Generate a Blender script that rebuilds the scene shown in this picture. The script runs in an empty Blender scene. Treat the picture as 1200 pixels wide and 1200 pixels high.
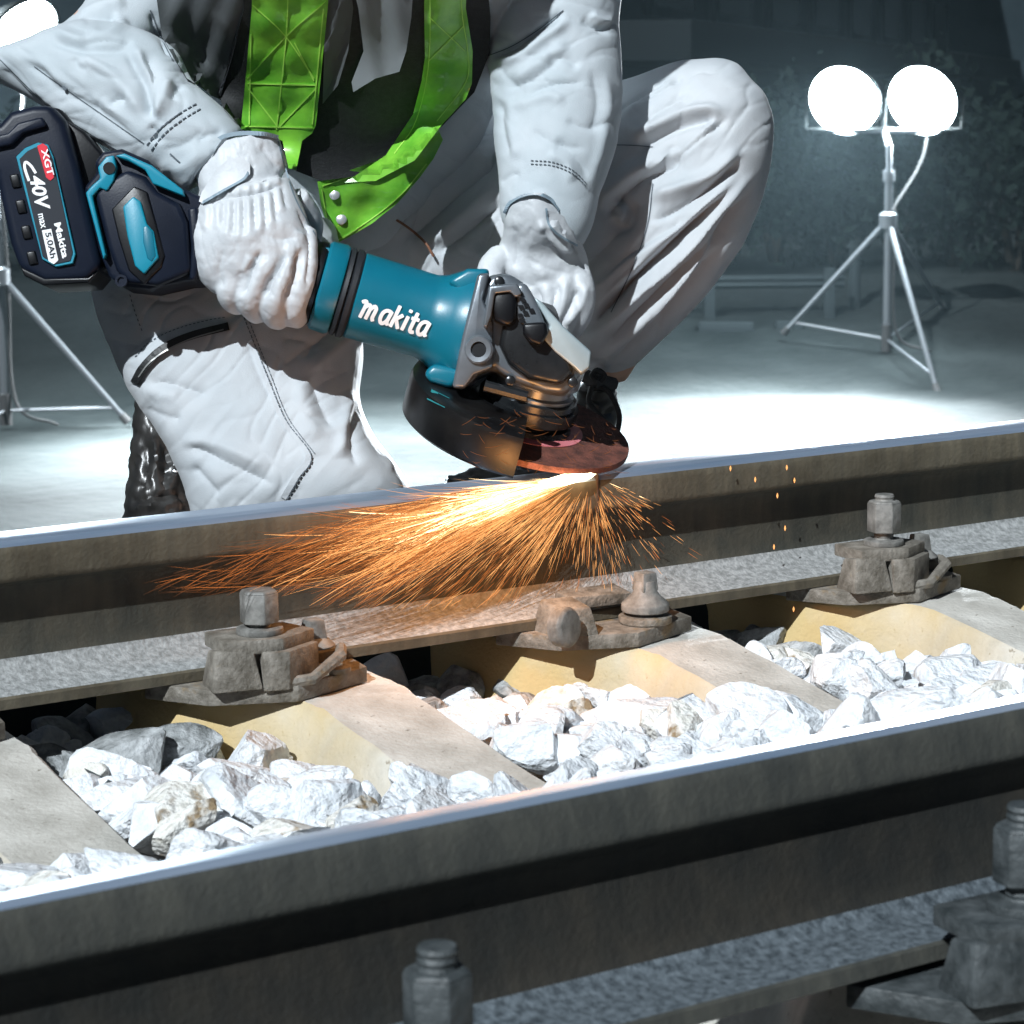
import bpy, bmesh, math, random
import numpy as np
from mathutils import Vector, Matrix, geometry
from mathutils.bvhtree import BVHTree

random.seed(7); rng = np.random.default_rng(7)
SC = bpy.context.scene
COL = SC.collection
# ------------------------------------------------------------------ camera
FPX = 2941.27                                   # focal length in pixels of a 1200 px wide picture
YAW, PITCH, ROLL = .592, .163, .010
CAM = np.array([0.0, -1.043, .554])
_f = np.array([math.sin(YAW)*math.cos(PITCH), math.cos(YAW)*math.cos(PITCH), -math.sin(PITCH)])
_r = np.array([math.cos(YAW), -math.sin(YAW), 0.0]); _d = np.cross(_f, _r)
CR = math.cos(ROLL)*_r + math.sin(ROLL)*_d      # picture right
CD = -math.sin(ROLL)*_r + math.cos(ROLL)*_d     # picture down
CF = _f                                         # viewing direction
cam_d = bpy.data.cameras.new('camera'); cam = bpy.data.objects.new('camera', cam_d); COL.objects.link(cam)
cam.matrix_world = Matrix(((CR[0], -CD[0], -CF[0], CAM[0]), (CR[1], -CD[1], -CF[1], CAM[1]), (CR[2], -CD[2], -CF[2], CAM[2]), (0, 0, 0, 1)))
cam_d.sensor_width = 36; cam_d.lens = 36*FPX/1200; cam_d.clip_start = .05; cam_d.clip_end = 400
cam_d.dof.use_dof = True; cam_d.dof.focus_distance = 2.72
cam_d.dof.aperture_fstop = (cam_d.lens/1000)/.0048
SC.camera = cam
# ------------------------------------------------------------------ world, sun, exposure
SUN = np.array([-.67, -.36, .66]); SUN /= np.linalg.norm(SUN)      # direction towards the sun
W = bpy.data.worlds.new('World'); SC.world = W; W.use_nodes = True
nt = W.node_tree; nt.nodes.clear()
sky = nt.nodes.new('ShaderNodeTexSky'); sky.sky_type = 'NISHITA'; sky.sun_disc = False
sky.sun_elevation = math.asin(SUN[2]); sky.sun_rotation = math.atan2(SUN[0], SUN[1])
bg = nt.nodes.new('ShaderNodeBackground'); bg.inputs[1].default_value = .014
out = nt.nodes.new('ShaderNodeOutputWorld'); nt.links.new(sky.outputs[0], bg.inputs[0]); nt.links.new(bg.outputs[0], out.inputs[0])
sun_d = bpy.data.lights.new('sun', 'SUN'); sun_d.energy = 5.0; sun_d.angle = math.radians(.6); sun_d.color = (.88, .95, 1.0)
sun = bpy.data.objects.new('sun', sun_d); COL.objects.link(sun)
sun.rotation_euler = Vector(SUN).to_track_quat('Z', 'Y').to_euler()
SC.view_settings.view_transform = 'Standard'; SC.view_settings.look = 'None'; SC.view_settings.exposure = .15
SC.view_settings.gamma = 1
try: SC.view_settings.use_curve_mapping = False
except Exception: pass
SC.render.engine = 'CYCLES'
SC.cycles.use_denoising = True
SC.cycles.max_bounces = 6; SC.cycles.volume_bounces = 0; SC.cycles.sample_clamp_indirect = 4
SC.cycles.volume_step_rate = 4

# ------------------------------------------------------------------ helpers
def P(px, py, d):
    return CAM + d*(CF + (px-600)/FPX*CR + (py-600)/FPX*CD)
def PX(V):
    V = np.asarray(V, float); q = V-CAM
    d = q@CF; return 600+FPX*(q@CR)/d, 600+FPX*(q@CD)/d, d
def at_z(px, py, z):
    d = CF+(px-600)/FPX*CR+(py-600)/FPX*CD; return CAM+d*((z-CAM[2])/d[2])
def at_y(px, py, y):
    d = CF+(px-600)/FPX*CR+(py-600)/FPX*CD; return CAM+d*((y-CAM[1])/d[1])

def fade(t): return t*t*(3-2*t)
_perm = np.random.default_rng(3).random(4096)
def _h(i, j, k): return _perm[(i*73 + j*1619 + k*3137 + i*j*7 + j*k*13) & 4095]
def vnoise(p):
    p = np.asarray(p, float); i = np.floor(p).astype(int); f = fade(p-i)
    x, y, z = i[:, 0], i[:, 1], i[:, 2]; u, v, w = f[:, 0], f[:, 1], f[:, 2]
    r = 0
    for a in (0, 1):
        for b in (0, 1):
            for c in (0, 1):
                r = r + _h(x+a, y+b, z+c)*(u if a else 1-u)*(v if b else 1-v)*(w if c else 1-w)
    return r*2-1
def fbm(p, oct=3):
    r = 0; a = 1
    for o in range(oct): r = r + a*vnoise(p*(2**o)+17.3*o); a *= .5
    return r

# ---- materials
def mat(name, c1, rough=.6, metal=0., c2=None, scale=20., detail=4., bump=0., bscale=None, stretch=None, emis=None, estr=0, c3=None, s3=60, t3=.62, coat=0, spec=.5, sheen=0, ramp=(.35, .65), bdist=.0018, crease=None):
    m = bpy.data.materials.new(name); m.use_nodes = True; n = m.node_tree.nodes; l = m.node_tree.links
    b = n['Principled BSDF']
    b.inputs['Base Color'].default_value = (*c1, 1); b.inputs['Roughness'].default_value = rough; b.inputs['Metallic'].default_value = metal
    b.inputs['Specular IOR Level'].default_value = spec; b.inputs['Coat Weight'].default_value = coat
    if sheen: b.inputs['Sheen Weight'].default_value = sheen
    tc = n.new('ShaderNodeTexCoord'); mp = n.new('ShaderNodeMapping'); l.new(tc.outputs['Object'], mp.inputs[0])
    if stretch: mp.inputs['Scale'].default_value = stretch
    col = None
    if c2:
        t = n.new('ShaderNodeTexNoise'); t.inputs['Scale'].default_value = scale; t.inputs['Detail'].default_value = detail; t.inputs['Roughness'].default_value = .6
        l.new(mp.outputs[0], t.inputs['Vector'])
        r = n.new('ShaderNodeValToRGB'); r.color_ramp.elements[0].color = (*c1, 1); r.color_ramp.elements[1].color = (*c2, 1)
        r.color_ramp.elements[0].position = ramp[0]; r.color_ramp.elements[1].position = ramp[1]
        l.new(t.outputs[0], r.inputs[0]); col = r.outputs[0]
        if c3:
            t2 = n.new('ShaderNodeTexNoise'); t2.inputs['Scale'].default_value = s3; t2.inputs['Detail'].default_value = 5
            l.new(mp.outputs[0], t2.inputs['Vector'])
            r2 = n.new('ShaderNodeValToRGB'); r2.color_ramp.elements[0].color = (0, 0, 0, 1); r2.color_ramp.elements[1].color = (1, 1, 1, 1)
            r2.color_ramp.elements[0].position = t3-.06; r2.color_ramp.elements[1].position = t3+.06
            l.new(t2.outputs[0], r2.inputs[0])
            mx = n.new('ShaderNodeMix'); mx.data_type = 'RGBA'; l.new(r2.outputs[0], mx.inputs[0]); l.new(col, mx.inputs[6]); mx.inputs[7].default_value = (*c3, 1)
            col = mx.outputs[2]
        l.new(col, b.inputs['Base Color'])
    if bump:
        t = n.new('ShaderNodeTexNoise'); t.inputs['Scale'].default_value = bscale or scale*3; t.inputs['Detail'].default_value = 5
        l.new(mp.outputs[0], t.inputs['Vector'])
        bp = n.new('ShaderNodeBump'); bp.inputs['Strength'].default_value = bump; bp.inputs['Distance'].default_value = bdist
        l.new(t.outputs[0], bp.inputs['Height']); l.new(bp.outputs[0], b.inputs['Normal'])
        if crease:
            t4 = n.new('ShaderNodeTexNoise'); t4.noise_type = 'RIDGED_MULTIFRACTAL'; t4.inputs['Scale'].default_value = crease[0]; t4.inputs['Detail'].default_value = 3; t4.inputs['Roughness'].default_value = .45; t4.inputs['Distortion'].default_value = .6
            l.new(mp.outputs[0], t4.inputs['Vector']); bp2 = n.new('ShaderNodeBump'); bp2.inputs['Strength'].default_value = 1; bp2.inputs['Distance'].default_value = crease[1]
            l.new(t4.outputs[0], bp2.inputs['Height']); l.new(bp2.outputs[0], bp.inputs['Normal'])
    if emis:
        b.inputs['Emission Color'].default_value = (*emis, 1); b.inputs['Emission Strength'].default_value = estr
    return m

M = {}
M['cloth'] = mat('work_cloth', (.40, .45, .48), .75, c2=(.48, .52, .55), scale=9, bump=.35, bscale=600, bdist=.001, sheen=.1, crease=(13, .0045))
M['cloth_dark'] = mat('lining_and_shade_cloth', (.085, .095, .10), .85, bump=.1, bscale=300)  # also the dark sheet that paints shade on the jacket's left side
M['grey_cloth'] = mat('grey_cloth', (.17, .19, .20), .8, bump=.1, bscale=300)
M['trouser'] = mat('trouser_cloth', (.40, .43, .455), .72, c2=(.48, .50, .52), scale=8, bump=.35, bscale=600, bdist=.001, sheen=.1, crease=(12, .0045))
M['leather'] = mat('glove_leather', (.56, .58, .60), .5, c2=(.48, .50, .52), scale=30, bump=.35, bscale=300, bdist=.001, crease=(38, .0016))
M['glove_trim'] = mat('glove_trim', (.22, .29, .34), .6, bump=.1, bscale=300)
M['vest_black'] = mat('vest_mesh', (.008, .009, .010), .75, c2=(.016, .017, .018), scale=160, bump=.4, bscale=500)
M['green'] = mat('green_reflective', (.10, .36, .025), .38, c2=(.22, .56, .05), scale=22, bump=.35, bscale=70, coat=.5)
M['green_line'] = mat('green_seam', (.36, .70, .10), .4)
M['snap'] = mat('snap_metal', (.65, .66, .68), .3, metal=.7)
M['boot'] = mat('boot_leather', (.012, .012, .012), .32, c2=(.03, .028, .026), scale=30, bump=.8, bscale=26, stretch=(1, 1, .35))
M['zip'] = mat('zip_black', (.012, .013, .014), .5, bump=.4, bscale=300)
M['zipline'] = mat('zip_metal', (.30, .31, .30), .4, metal=.6)
M['stitch'] = mat('stitch_thread', (.10, .12, .14), .8)
M['teal'] = mat('teal_plastic', (.002, .125, .19), .34, c2=(.003, .145, .21), scale=12, bump=.04, bscale=500, spec=.5)
M['teal_bright'] = mat('teal_trim', (.004, .22, .32), .4, bump=.05, bscale=400)
M['navy'] = mat('dark_plastic', (.005, .008, .017), .40, c2=(.008, .012, .024), scale=20, bump=.08, bscale=500, spec=.2)
M['black'] = mat('black_plastic', (.004, .0045, .006), .35, bump=.05, bscale=300, spec=.35)
M['rubber'] = mat('black_rubber', (.012, .014, .018), .6, bump=.1, bscale=300)
M['metal'] = mat('gear_metal', (.13, .15, .17), .28, metal=.5, c2=(.21, .235, .26), scale=14, bump=.06, bscale=240)
M['metal_dark'] = mat('dark_metal', (.014, .016, .018), .25, metal=.4, c2=(.028, .031, .034), scale=30, bump=.08, bscale=200)
M['metal_light'] = mat('light_metal', (.34, .42, .45), .3, metal=.3, c2=(.42, .50, .52), scale=14, bump=.05, bscale=240)
M['guard'] = mat('guard_black', (.003, .003, .0035), .30, c2=(.008, .008, .008), scale=30, bump=.1, bscale=60, spec=.4)
M['disc'] = mat('abrasive', (.060, .020, .014), .8, c2=(.17, .055, .036), scale=60, bump=.7, bscale=380)
M['disc_label'] = mat('disc_paper', (.62, .20, .22), .45, c2=(.50, .13, .14), scale=30)
M['white'] = mat('white_print', (.85, .86, .87), .5)
M['red'] = mat('red_print', (.62, .01, .03), .4)
M['label_dark'] = mat('label_dark', (.010, .014, .022), .35)
M['label_grey'] = mat('label_grey', (.42, .45, .48), .5)
M['label_teal'] = mat('label_teal', (.01, .16, .17), .5)
# rails
def rail_mat(name, top, side, side2, band):
    m = bpy.data.materials.new(name); m.use_nodes = True; n = m.node_tree.nodes; l = m.node_tree.links; b = n['Principled BSDF']
    tc = n.new('ShaderNodeTexCoord'); mp = n.new('ShaderNodeMapping'); l.new(tc.outputs['Object'], mp.inputs[0]); mp.inputs['Scale'].default_value = (1, 1, 1)
    t = n.new('ShaderNodeTexNoise'); t.inputs['Scale'].default_value = 14; t.inputs['Detail'].default_value = 8; t.inputs['Roughness'].default_value = .65; l.new(mp.outputs[0], t.inputs['Vector'])
    r = n.new('ShaderNodeValToRGB'); r.color_ramp.elements[0].color = (*side, 1); r.color_ramp.elements[1].color = (*side2, 1)
    r.color_ramp.elements[0].position = .35; r.color_ramp.elements[1].position = .68; l.new(t.outputs[0], r.inputs[0])
    ms = n.new('ShaderNodeMapping'); l.new(tc.outputs['Object'], ms.inputs[0]); ms.inputs['Scale'].default_value = (1, 1, .10)
    t3 = n.new('ShaderNodeTexNoise'); t3.inputs['Scale'].default_value = 90; t3.inputs['Detail'].default_value = 6; l.new(ms.outputs[0], t3.inputs['Vector'])
    r3 = n.new('ShaderNodeValToRGB'); r3.color_ramp.elements[0].color = (.55, .55, .55, 1); r3.color_ramp.elements[1].color = (1.25, 1.2, 1.1, 1); r3.color_ramp.elements[0].position = .35; r3.color_ramp.elements[1].position = .65; l.new(t3.outputs[0], r3.inputs[0])
    mx = n.new('ShaderNodeMix'); mx.data_type = 'RGBA'; mx.blend_type = 'MULTIPLY'; mx.inputs[0].default_value = .4; l.new(r.outputs[0], mx.inputs[6]); l.new(r3.outputs[0], mx.inputs[7])
    b.inputs['Specular IOR Level'].default_value = .3
    b.inputs['Base Color'].default_value = (*side, 1); l.new(mx.outputs[2], b.inputs['Base Color']); b.inputs['Roughness'].default_value = .7
    t2 = n.new('ShaderNodeTexNoise'); t2.inputs['Scale'].default_value = 220; t2.inputs['Detail'].default_value = 6; l.new(mp.outputs[0], t2.inputs['Vector'])
    bp = n.new('ShaderNodeBump'); bp.inputs['Strength'].default_value = .45; bp.inputs['Distance'].default_value = .0018; l.new(t2.outputs[0], bp.inputs['Height']); l.new(bp.outputs[0], b.inputs['Normal'])
    return m
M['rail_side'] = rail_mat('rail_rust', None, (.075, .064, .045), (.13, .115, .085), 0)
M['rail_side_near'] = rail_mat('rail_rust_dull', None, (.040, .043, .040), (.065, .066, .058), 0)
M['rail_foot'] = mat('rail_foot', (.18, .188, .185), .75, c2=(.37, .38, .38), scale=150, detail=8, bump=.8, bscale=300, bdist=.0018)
M['web_far_shade'] = rail_mat('rail_web_shade', None, (.040, .042, .036), (.075, .068, .052), 0)  # shadow under the rail head is put into this darker web colour
M['web_near_shade'] = rail_mat('near_web_shade', None, (.016, .017, .016), (.030, .027, .022), 0)  # near web painted darker still, to deepen the shade below its head
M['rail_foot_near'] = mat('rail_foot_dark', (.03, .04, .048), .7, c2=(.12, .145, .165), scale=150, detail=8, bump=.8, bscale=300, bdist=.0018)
M['rail_top'] = mat('rail_running_surface', (.24, .33, .46), .36, metal=.55, c2=(.44, .52, .64), scale=10, stretch=(.15, 4, 4), bump=.05, bscale=60, c3=(.36, .33, .42), s3=14, t3=.66)
M['rail_weld'] = mat('rail_weld', (.05, .03, .02), .8)
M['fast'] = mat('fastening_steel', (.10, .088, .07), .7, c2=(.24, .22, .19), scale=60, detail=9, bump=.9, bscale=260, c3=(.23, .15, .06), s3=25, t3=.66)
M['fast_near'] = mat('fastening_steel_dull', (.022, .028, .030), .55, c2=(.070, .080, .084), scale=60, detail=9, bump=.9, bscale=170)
M['fast_grey'] = mat('fastening_grey', (.11, .108, .10), .6, c2=(.24, .235, .22), scale=70, bump=.4, bscale=170)
M['concrete'] = mat('sleeper_concrete', (.36, .345, .31), .9, c2=(.60, .585, .54), scale=11, detail=10, bump=.7, bscale=190, bdist=.002, c3=(.17, .15, .12), s3=110, t3=.70)
M['concrete_rust'] = mat('sleeper_rust_stained', (.36, .24, .09), .9, c2=(.46, .36, .20), scale=8, detail=8, bump=.9, bscale=110, c3=(.18, .12, .06), s3=120, t3=.70)
M['stone'] = mat('ballast_stone', (.80, .82, .84), .85, c2=(.58, .62, .66), scale=1.3, detail=9, bump=.5, bscale=3.5, bdist=.02, c3=(.48, .50, .51), s3=1.1, t3=.70)
M['stone_b'] = mat('ballast_stone_stained', (.62, .60, .54), .88, c2=(.78, .79, .78), scale=1.1, detail=9, bump=.5, bscale=3.5, bdist=.02, c3=(.26, .19, .11), s3=1.2, t3=.58)
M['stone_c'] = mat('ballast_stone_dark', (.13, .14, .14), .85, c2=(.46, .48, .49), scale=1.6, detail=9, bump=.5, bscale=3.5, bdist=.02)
M['bed'] = mat('ballast_bed', (.20, .20, .19), .95, c2=(.40, .40, .39), scale=30, detail=8, bump=1., bscale=50)
M['ground'] = mat('yard_ground', (.007, .0095, .0095), .95, spec=.05, c2=(.026, .031, .031), scale=.7, detail=10, bump=.6, bscale=14, bdist=.02)
M['tripod'] = mat('tripod_metal', (.13, .14, .15), .4, metal=.4)
M['tripod_foot'] = mat('tripod_rubber', (.03, .03, .03), .7)
M['wall_far'] = mat('far_wall', (.013, .020, .024), .9, c2=(.026, .036, .042), scale=.6, bump=.2, bscale=4, spec=.08)
M['band_far'] = mat('far_band', (.008, .010, .011), .9, spec=.08)
M['window_far'] = mat('far_window', (.012, .016, .018), .25, spec=.08)
M['leaf'] = mat('dark_leaf', (.004, .008, .007), .8, c2=(.010, .017, .014), scale=8, spec=.08)
M['trunk'] = mat('dark_trunk', (.02, .018, .015), .9, spec=.08)
M['beam_far'] = mat('far_rail_steel', (.022, .028, .030), .8, spec=.08)
M['dark_far'] = mat('far_dark', (.012, .014, .014), .8, spec=.08)
def emat(name, c, s):
    m = bpy.data.materials.new(name); m.use_nodes = True; n = m.node_tree.nodes; n.clear()
    e = n.new('ShaderNodeEmission'); e.inputs[0].default_value = (*c, 1); e.inputs[1].default_value = s
    o = n.new('ShaderNodeOutputMaterial'); m.node_tree.links.new(e.outputs[0], o.inputs[0]); return m

# ---- objects
def tag(o, label=None, cat=None, group=None, kind=None):
    if label: o['label'] = label
    if cat: o['category'] = cat
    if group: o['group'] = group
    if kind: o['kind'] = kind
    return o
BASE = {}
def empty(name, loc, label, cat, group=None):
    o = bpy.data.objects.new(name, None); COL.objects.link(o); o.location = Vector(loc); o.empty_display_size = .05
    BASE[o.name] = np.array(loc, float)
    return tag(o, label, cat, group)
def base_of(parent):
    b = np.zeros(3)
    while parent is not None:
        b = b + BASE.get(parent.name, 0); parent = parent.parent
    return b
def make(name, V, F, m, parent=None, smooth=True, loc=None, bevel=0, seg=2, angle=40, fmats=None):
    """V world coordinates; a top-level mesh gets its origin at loc."""
    V = np.asarray(V, float)
    b = base_of(parent) if parent is not None else (np.array(loc, float) if loc is not None else np.zeros(3))
    me = bpy.data.meshes.new(name); me.from_pydata((V-b).tolist(), [], [tuple(int(i) for i in f) for f in F]); me.validate()
    bm = bmesh.new(); bm.from_mesh(me); bmesh.ops.recalc_face_normals(bm, faces=bm.faces) if smooth != 'keep' else None
    if bevel:
        ed = [e for e in bm.edges if len(e.link_faces) == 2 and e.calc_face_angle(0) > math.radians(angle)]
        bmesh.ops.bevel(bm, geom=ed, offset=bevel, segments=seg, affect='EDGES', profile=.5, clamp_overlap=True)
    bm.to_mesh(me); bm.free()
    ms = m if isinstance(m, (list, tuple)) else [m]
    for x in ms: me.materials.append(x)
    if fmats is not None and not bevel:
        me.polygons.foreach_set('material_index', np.array(fmats, dtype=np.int32))
    o = bpy.data.objects.new(name, me); COL.objects.link(o)
    if parent is not None: o.parent = parent; BASE[o.name] = np.zeros(3)
    else: o.location = Vector(b); BASE[o.name] = b
    if smooth:
        me.polygons.foreach_set('use_smooth', [True]*len(me.polygons))
        if smooth is True or smooth == 'keep':
            try:
                me.set_sharp_from_angle(angle=math.radians(35))
            except Exception: pass
    me.update()
    return o

class MB:
    def __init__(s): s.V = []; s.F = []; s.n = 0; s.m = []
    def add(s, V, F, mi=0):
        V = [tuple(v) for v in V]; s.V += V; s.F += [tuple(i+s.n for i in f) for f in F]; s.m += [mi]*len(F); s.n += len(V)
    def box(s, a, b, mi=0):
        x0, y0, z0 = a; x1, y1, z1 = b
        s.add([(x0,y0,z0),(x1,y0,z0),(x1,y1,z0),(x0,y1,z0),(x0,y0,z1),(x1,y0,z1),(x1,y1,z1),(x0,y1,z1)],
              [(0,3,2,1),(4,5,6,7),(0,1,5,4),(1,2,6,5),(2,3,7,6),(3,0,4,7)], mi)
    def prism(s, pts0, pts1, mi=0):
        n = len(pts0); s.add(list(pts0)+list(pts1), [tuple(range(n))[::-1], tuple(range(n, 2*n))]+[(i, (i+1) % n, (i+1) % n+n, i+n) for i in range(n)], mi)
    def tube(s, pts, rad, n=12, mi=0, cap=True):
        pts = [np.array(p, float) for p in pts]; rad = rad if isinstance(rad, (list, tuple, np.ndarray)) else [rad]*len(pts)
        up = None; V = []; F = []
        for i, p in enumerate(pts):
            t = (pts[min(i+1, len(pts)-1)]-pts[max(i-1, 0)]); t = t/np.linalg.norm(t)
            if up is None:
                a = np.array([0, 0, 1.]) if abs(t[2]) < .9 else np.array([1., 0, 0]); up = np.cross(t, a); up /= np.linalg.norm(up)
            up = up-t*(up@t); up /= np.linalg.norm(up); w = np.cross(t, up)
            for k in range(n):
                a = 2*math.pi*k/n; V.append(p+rad[i]*(math.cos(a)*up+math.sin(a)*w))
        for i in range(len(pts)-1):
            for k in range(n): F.append((i*n+k, i*n+(k+1) % n, (i+1)*n+(k+1) % n, (i+1)*n+k))
        if cap: F += [tuple(range(n))[::-1], tuple((len(pts)-1)*n+k for k in range(n))]
        s.add(V, F, mi)
    def lathe(s, o, ax, prof, n=32, mi=0, a0=0, a1=2*math.pi, e1=None):
        o = np.array(o, float); ax = np.array(ax, float); ax /= np.linalg.norm(ax)
        if e1 is None: e1 = np.cross(ax, [0.3, .5, .81])
        e1 = e1-ax*(e1@ax); e1 /= np.linalg.norm(e1); e2 = np.cross(ax, e1)
        full = abs(a1-a0-2*math.pi) < 1e-6; k = n if full else n+1; V = []; F = []
        for (h, r) in prof:
            for j in range(k):
                a = a0+(a1-a0)*j/n; V.append(o+ax*h+max(r, 1e-5)*(math.cos(a)*e1+math.sin(a)*e2))
        for i in range(len(prof)-1):
            for j in range(n): F.append((i*k+j, i*k+(j+1) % k, (i+1)*k+(j+1) % k, (i+1)*k+j))
        if full: F += [tuple(range(k))[::-1], tuple((len(prof)-1)*k+j for j in range(k))]
        s.add(V, F, mi)
    def build(s, name, m, parent=None, **kw):
        if isinstance(m, (list, tuple)): kw['fmats'] = s.m
        return make(name, s.V, s.F, m, parent, **kw)

def slab(name, poly, d0, d1, m, parent, bevel=.003, seg=3, taper=1.0, **kw):
    """a thick plate whose outline is given in the picture and whose faces stand at distances d0 and d1 (equal real size)"""
    mb = MB(); dm = (d0+d1)/2
    pts = [P(x, y, dm) for x, y in poly]; c = sum(pts)/len(pts)
    A = [c+(p-c)*taper-CF*(dm-d0) for p in pts]; B = [p+CF*(d1-dm) for p in pts]
    mb.prism(A, B); return mb.build(name, m, parent, bevel=bevel, seg=seg, **kw)

def catmull(pts, n):
    pts = np.asarray(pts, float); k = len(pts); ext = np.vstack([2*pts[0]-pts[1], pts, 2*pts[-1]-pts[-2]])
    out = []
    for i in range(k-1):
        p0, p1, p2, p3 = ext[i:i+4]
        for t in np.linspace(0, 1, n, endpoint=False):
            out.append(.5*((2*p1)+(-p0+p2)*t+(2*p0-5*p1+4*p2-p3)*t*t+(-p0+3*p1-3*p2+p3)*t**3))
    out.append(pts[-1]); return np.array(out)

def limb(stations, nseg=8, nround=36, pw=2.0):
    """stations: (lx,ly,rx,ry,d,rz): the two silhouette points in the picture, the distance and the half thickness in metres"""
    S = catmull(stations, nseg); V = []; F = []
    for (lx, ly, rx, ry, d, rz) in S:
        L = P(lx, ly, d); R = P(rx, ry, d); c = (L+R)/2; h = (R-L)/2
        for k in range(nround):
            a = 2*math.pi*k/nround; ca, sa = math.cos(a), math.sin(a)
            ca = math.copysign(abs(ca)**(2/pw), ca); sa = math.copysign(abs(sa)**(2/pw), sa)
            V.append(c+ca*h-sa*rz*CF)
    n = len(S)
    for i in range(n-1):
        for k in range(nround): F.append((i*nround+k, i*nround+(k+1) % nround, (i+1)*nround+(k+1) % nround, (i+1)*nround+k))
    F += [tuple(range(nround))[::-1], tuple((n-1)*nround+k for k in range(nround))]
    return V, F

def fuse(pieces, voxel, smooth_it=6):
    """union of closed pieces as one continuous surface"""
    mb = MB()
    for V, F in pieces: mb.add(V, F)
    me = bpy.data.meshes.new('tmp'); me.from_pydata([tuple(v) for v in mb.V], [], mb.F)
    bm = bmesh.new(); bm.from_mesh(me); bmesh.ops.recalc_face_normals(bm, faces=bm.faces); bm.to_mesh(me); bm.free()
    o = bpy.data.objects.new('tmp', me); COL.objects.link(o)
    md = o.modifiers.new('r', 'REMESH'); md.mode = 'VOXEL'; md.voxel_size = voxel
    if smooth_it:
        sm = o.modifiers.new('s', 'SMOOTH'); sm.factor = .6; sm.iterations = smooth_it
    dg = bpy.context.evaluated_depsgraph_get(); ev = o.evaluated_get(dg); m2 = ev.to_mesh()
    n = len(m2.vertices); V = np.empty(n*3); m2.vertices.foreach_get('co', V); V = V.reshape(-1, 3)
    F = [tuple(p.vertices) for p in m2.polygons]
    ev.to_mesh_clear(); bpy.data.objects.remove(o); bpy.data.meshes.remove(me)
    return V, F
def normals(V, F):
    me = bpy.data.meshes.new('tmp'); me.from_pydata(V.tolist(), [], F); me.update()
    N = np.empty(len(V)*3); me.vertices.foreach_get('normal', N); bpy.data.meshes.remove(me); return N.reshape(-1, 3)

def fold(V, F, folds, noise=(), crumple=()):
    """cloth folds: (kind, width_px, amplitude_mm, [(px,py)...]); kinds: r ridge, v valley, f step (up on the left of the line, down on the right)"""
    N = normals(V, F); x, y, d = PX(V); vd = V-CAM; vd = vd/np.linalg.norm(vd, axis=1)[:, None]
    front = np.clip(-(N*vd).sum(1)*2.5, 0, 1)
    D = np.zeros(len(V))
    for kind, w, amp, pl in folds:
        pl = catmull([tuple(p) for p in pl], 6) if len(pl) > 2 else np.array(pl, float)
        best = np.full(len(V), 1e9); sgn = np.zeros(len(V)); tt = np.zeros(len(V)); seglen = np.linalg.norm(np.diff(pl, axis=0), axis=1); tot = seglen.sum(); acc = 0
        for i in range(len(pl)-1):
            a, b = pl[i], pl[i+1]; ab = b-a; L2 = ab@ab
            if L2 < 1e-9: continue
            t = np.clip(((x-a[0])*ab[0]+(y-a[1])*ab[1])/L2, 0, 1); dx = x-a[0]-t*ab[0]; dy = y-a[1]-t*ab[1]; ds = np.hypot(dx, dy)
            k = ds < best; best[k] = ds[k]; sgn[k] = np.sign(ab[0]*dy-ab[1]*dx)[k]; tt[k] = (acc+t[k]*seglen[i])/tot; acc += seglen[i]
        ends = np.clip(np.minimum(tt, 1-tt)*5, 0, 1); ends = fade(ends)
        s = best/w
        if kind == 'r': g = np.exp(-s*s)
        elif kind == 'v': g = -np.exp(-s*1.3)
        else: g = -sgn*s*1.6*np.exp(-s*s*.9)
        D += amp/1000*g*ends
    D *= front
    for (sx, sy, ang, amp) in crumple:
        c, s_ = math.cos(math.radians(ang)), math.sin(math.radians(ang))
        wx = x+18*vnoise(np.stack([x/60, y/60, d*9], 1)); wy = y+18*vnoise(np.stack([x/60+7, y/60, d*9], 1))
        n_ = vnoise(np.stack([(wx*c+wy*s_)/sx, (-wx*s_+wy*c)/sy, d*5+ang], 1)); msk = np.clip(.5+1.4*vnoise(np.stack([x/75+3, y/75, d*4+amp], 1)), 0, 1)
        D += amp/1000*front*msk*(.35-1.0*np.exp(-np.abs(n_)*10)+.3*n_)
    for (sx, sy, ang, amp, oc) in noise:
        c, s_ = math.cos(math.radians(ang)), math.sin(math.radians(ang))
        a = (x*c+y*s_)/sx; b = (-x*s_+y*c)/sy
        n_ = fbm(np.stack([a, b, d*6], 1), oc); n_ = 1-np.abs(n_)*1.6
        D += amp/1000*n_
    V = V+N*D[:, None]
    E_ = np.array([(f[i], f[(i+1) % len(f)]) for f in F for i in range(len(f))])
    for _ in range(1):
        A = np.zeros_like(V); c_ = np.bincount(E_[:, 0], minlength=len(V))
        for ax_ in range(3): A[:, ax_] = np.bincount(E_[:, 0], weights=V[E_[:, 1], ax_], minlength=len(V))
        V = V+.5*(A/np.maximum(c_, 1)[:, None]-V)
    return V

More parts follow.
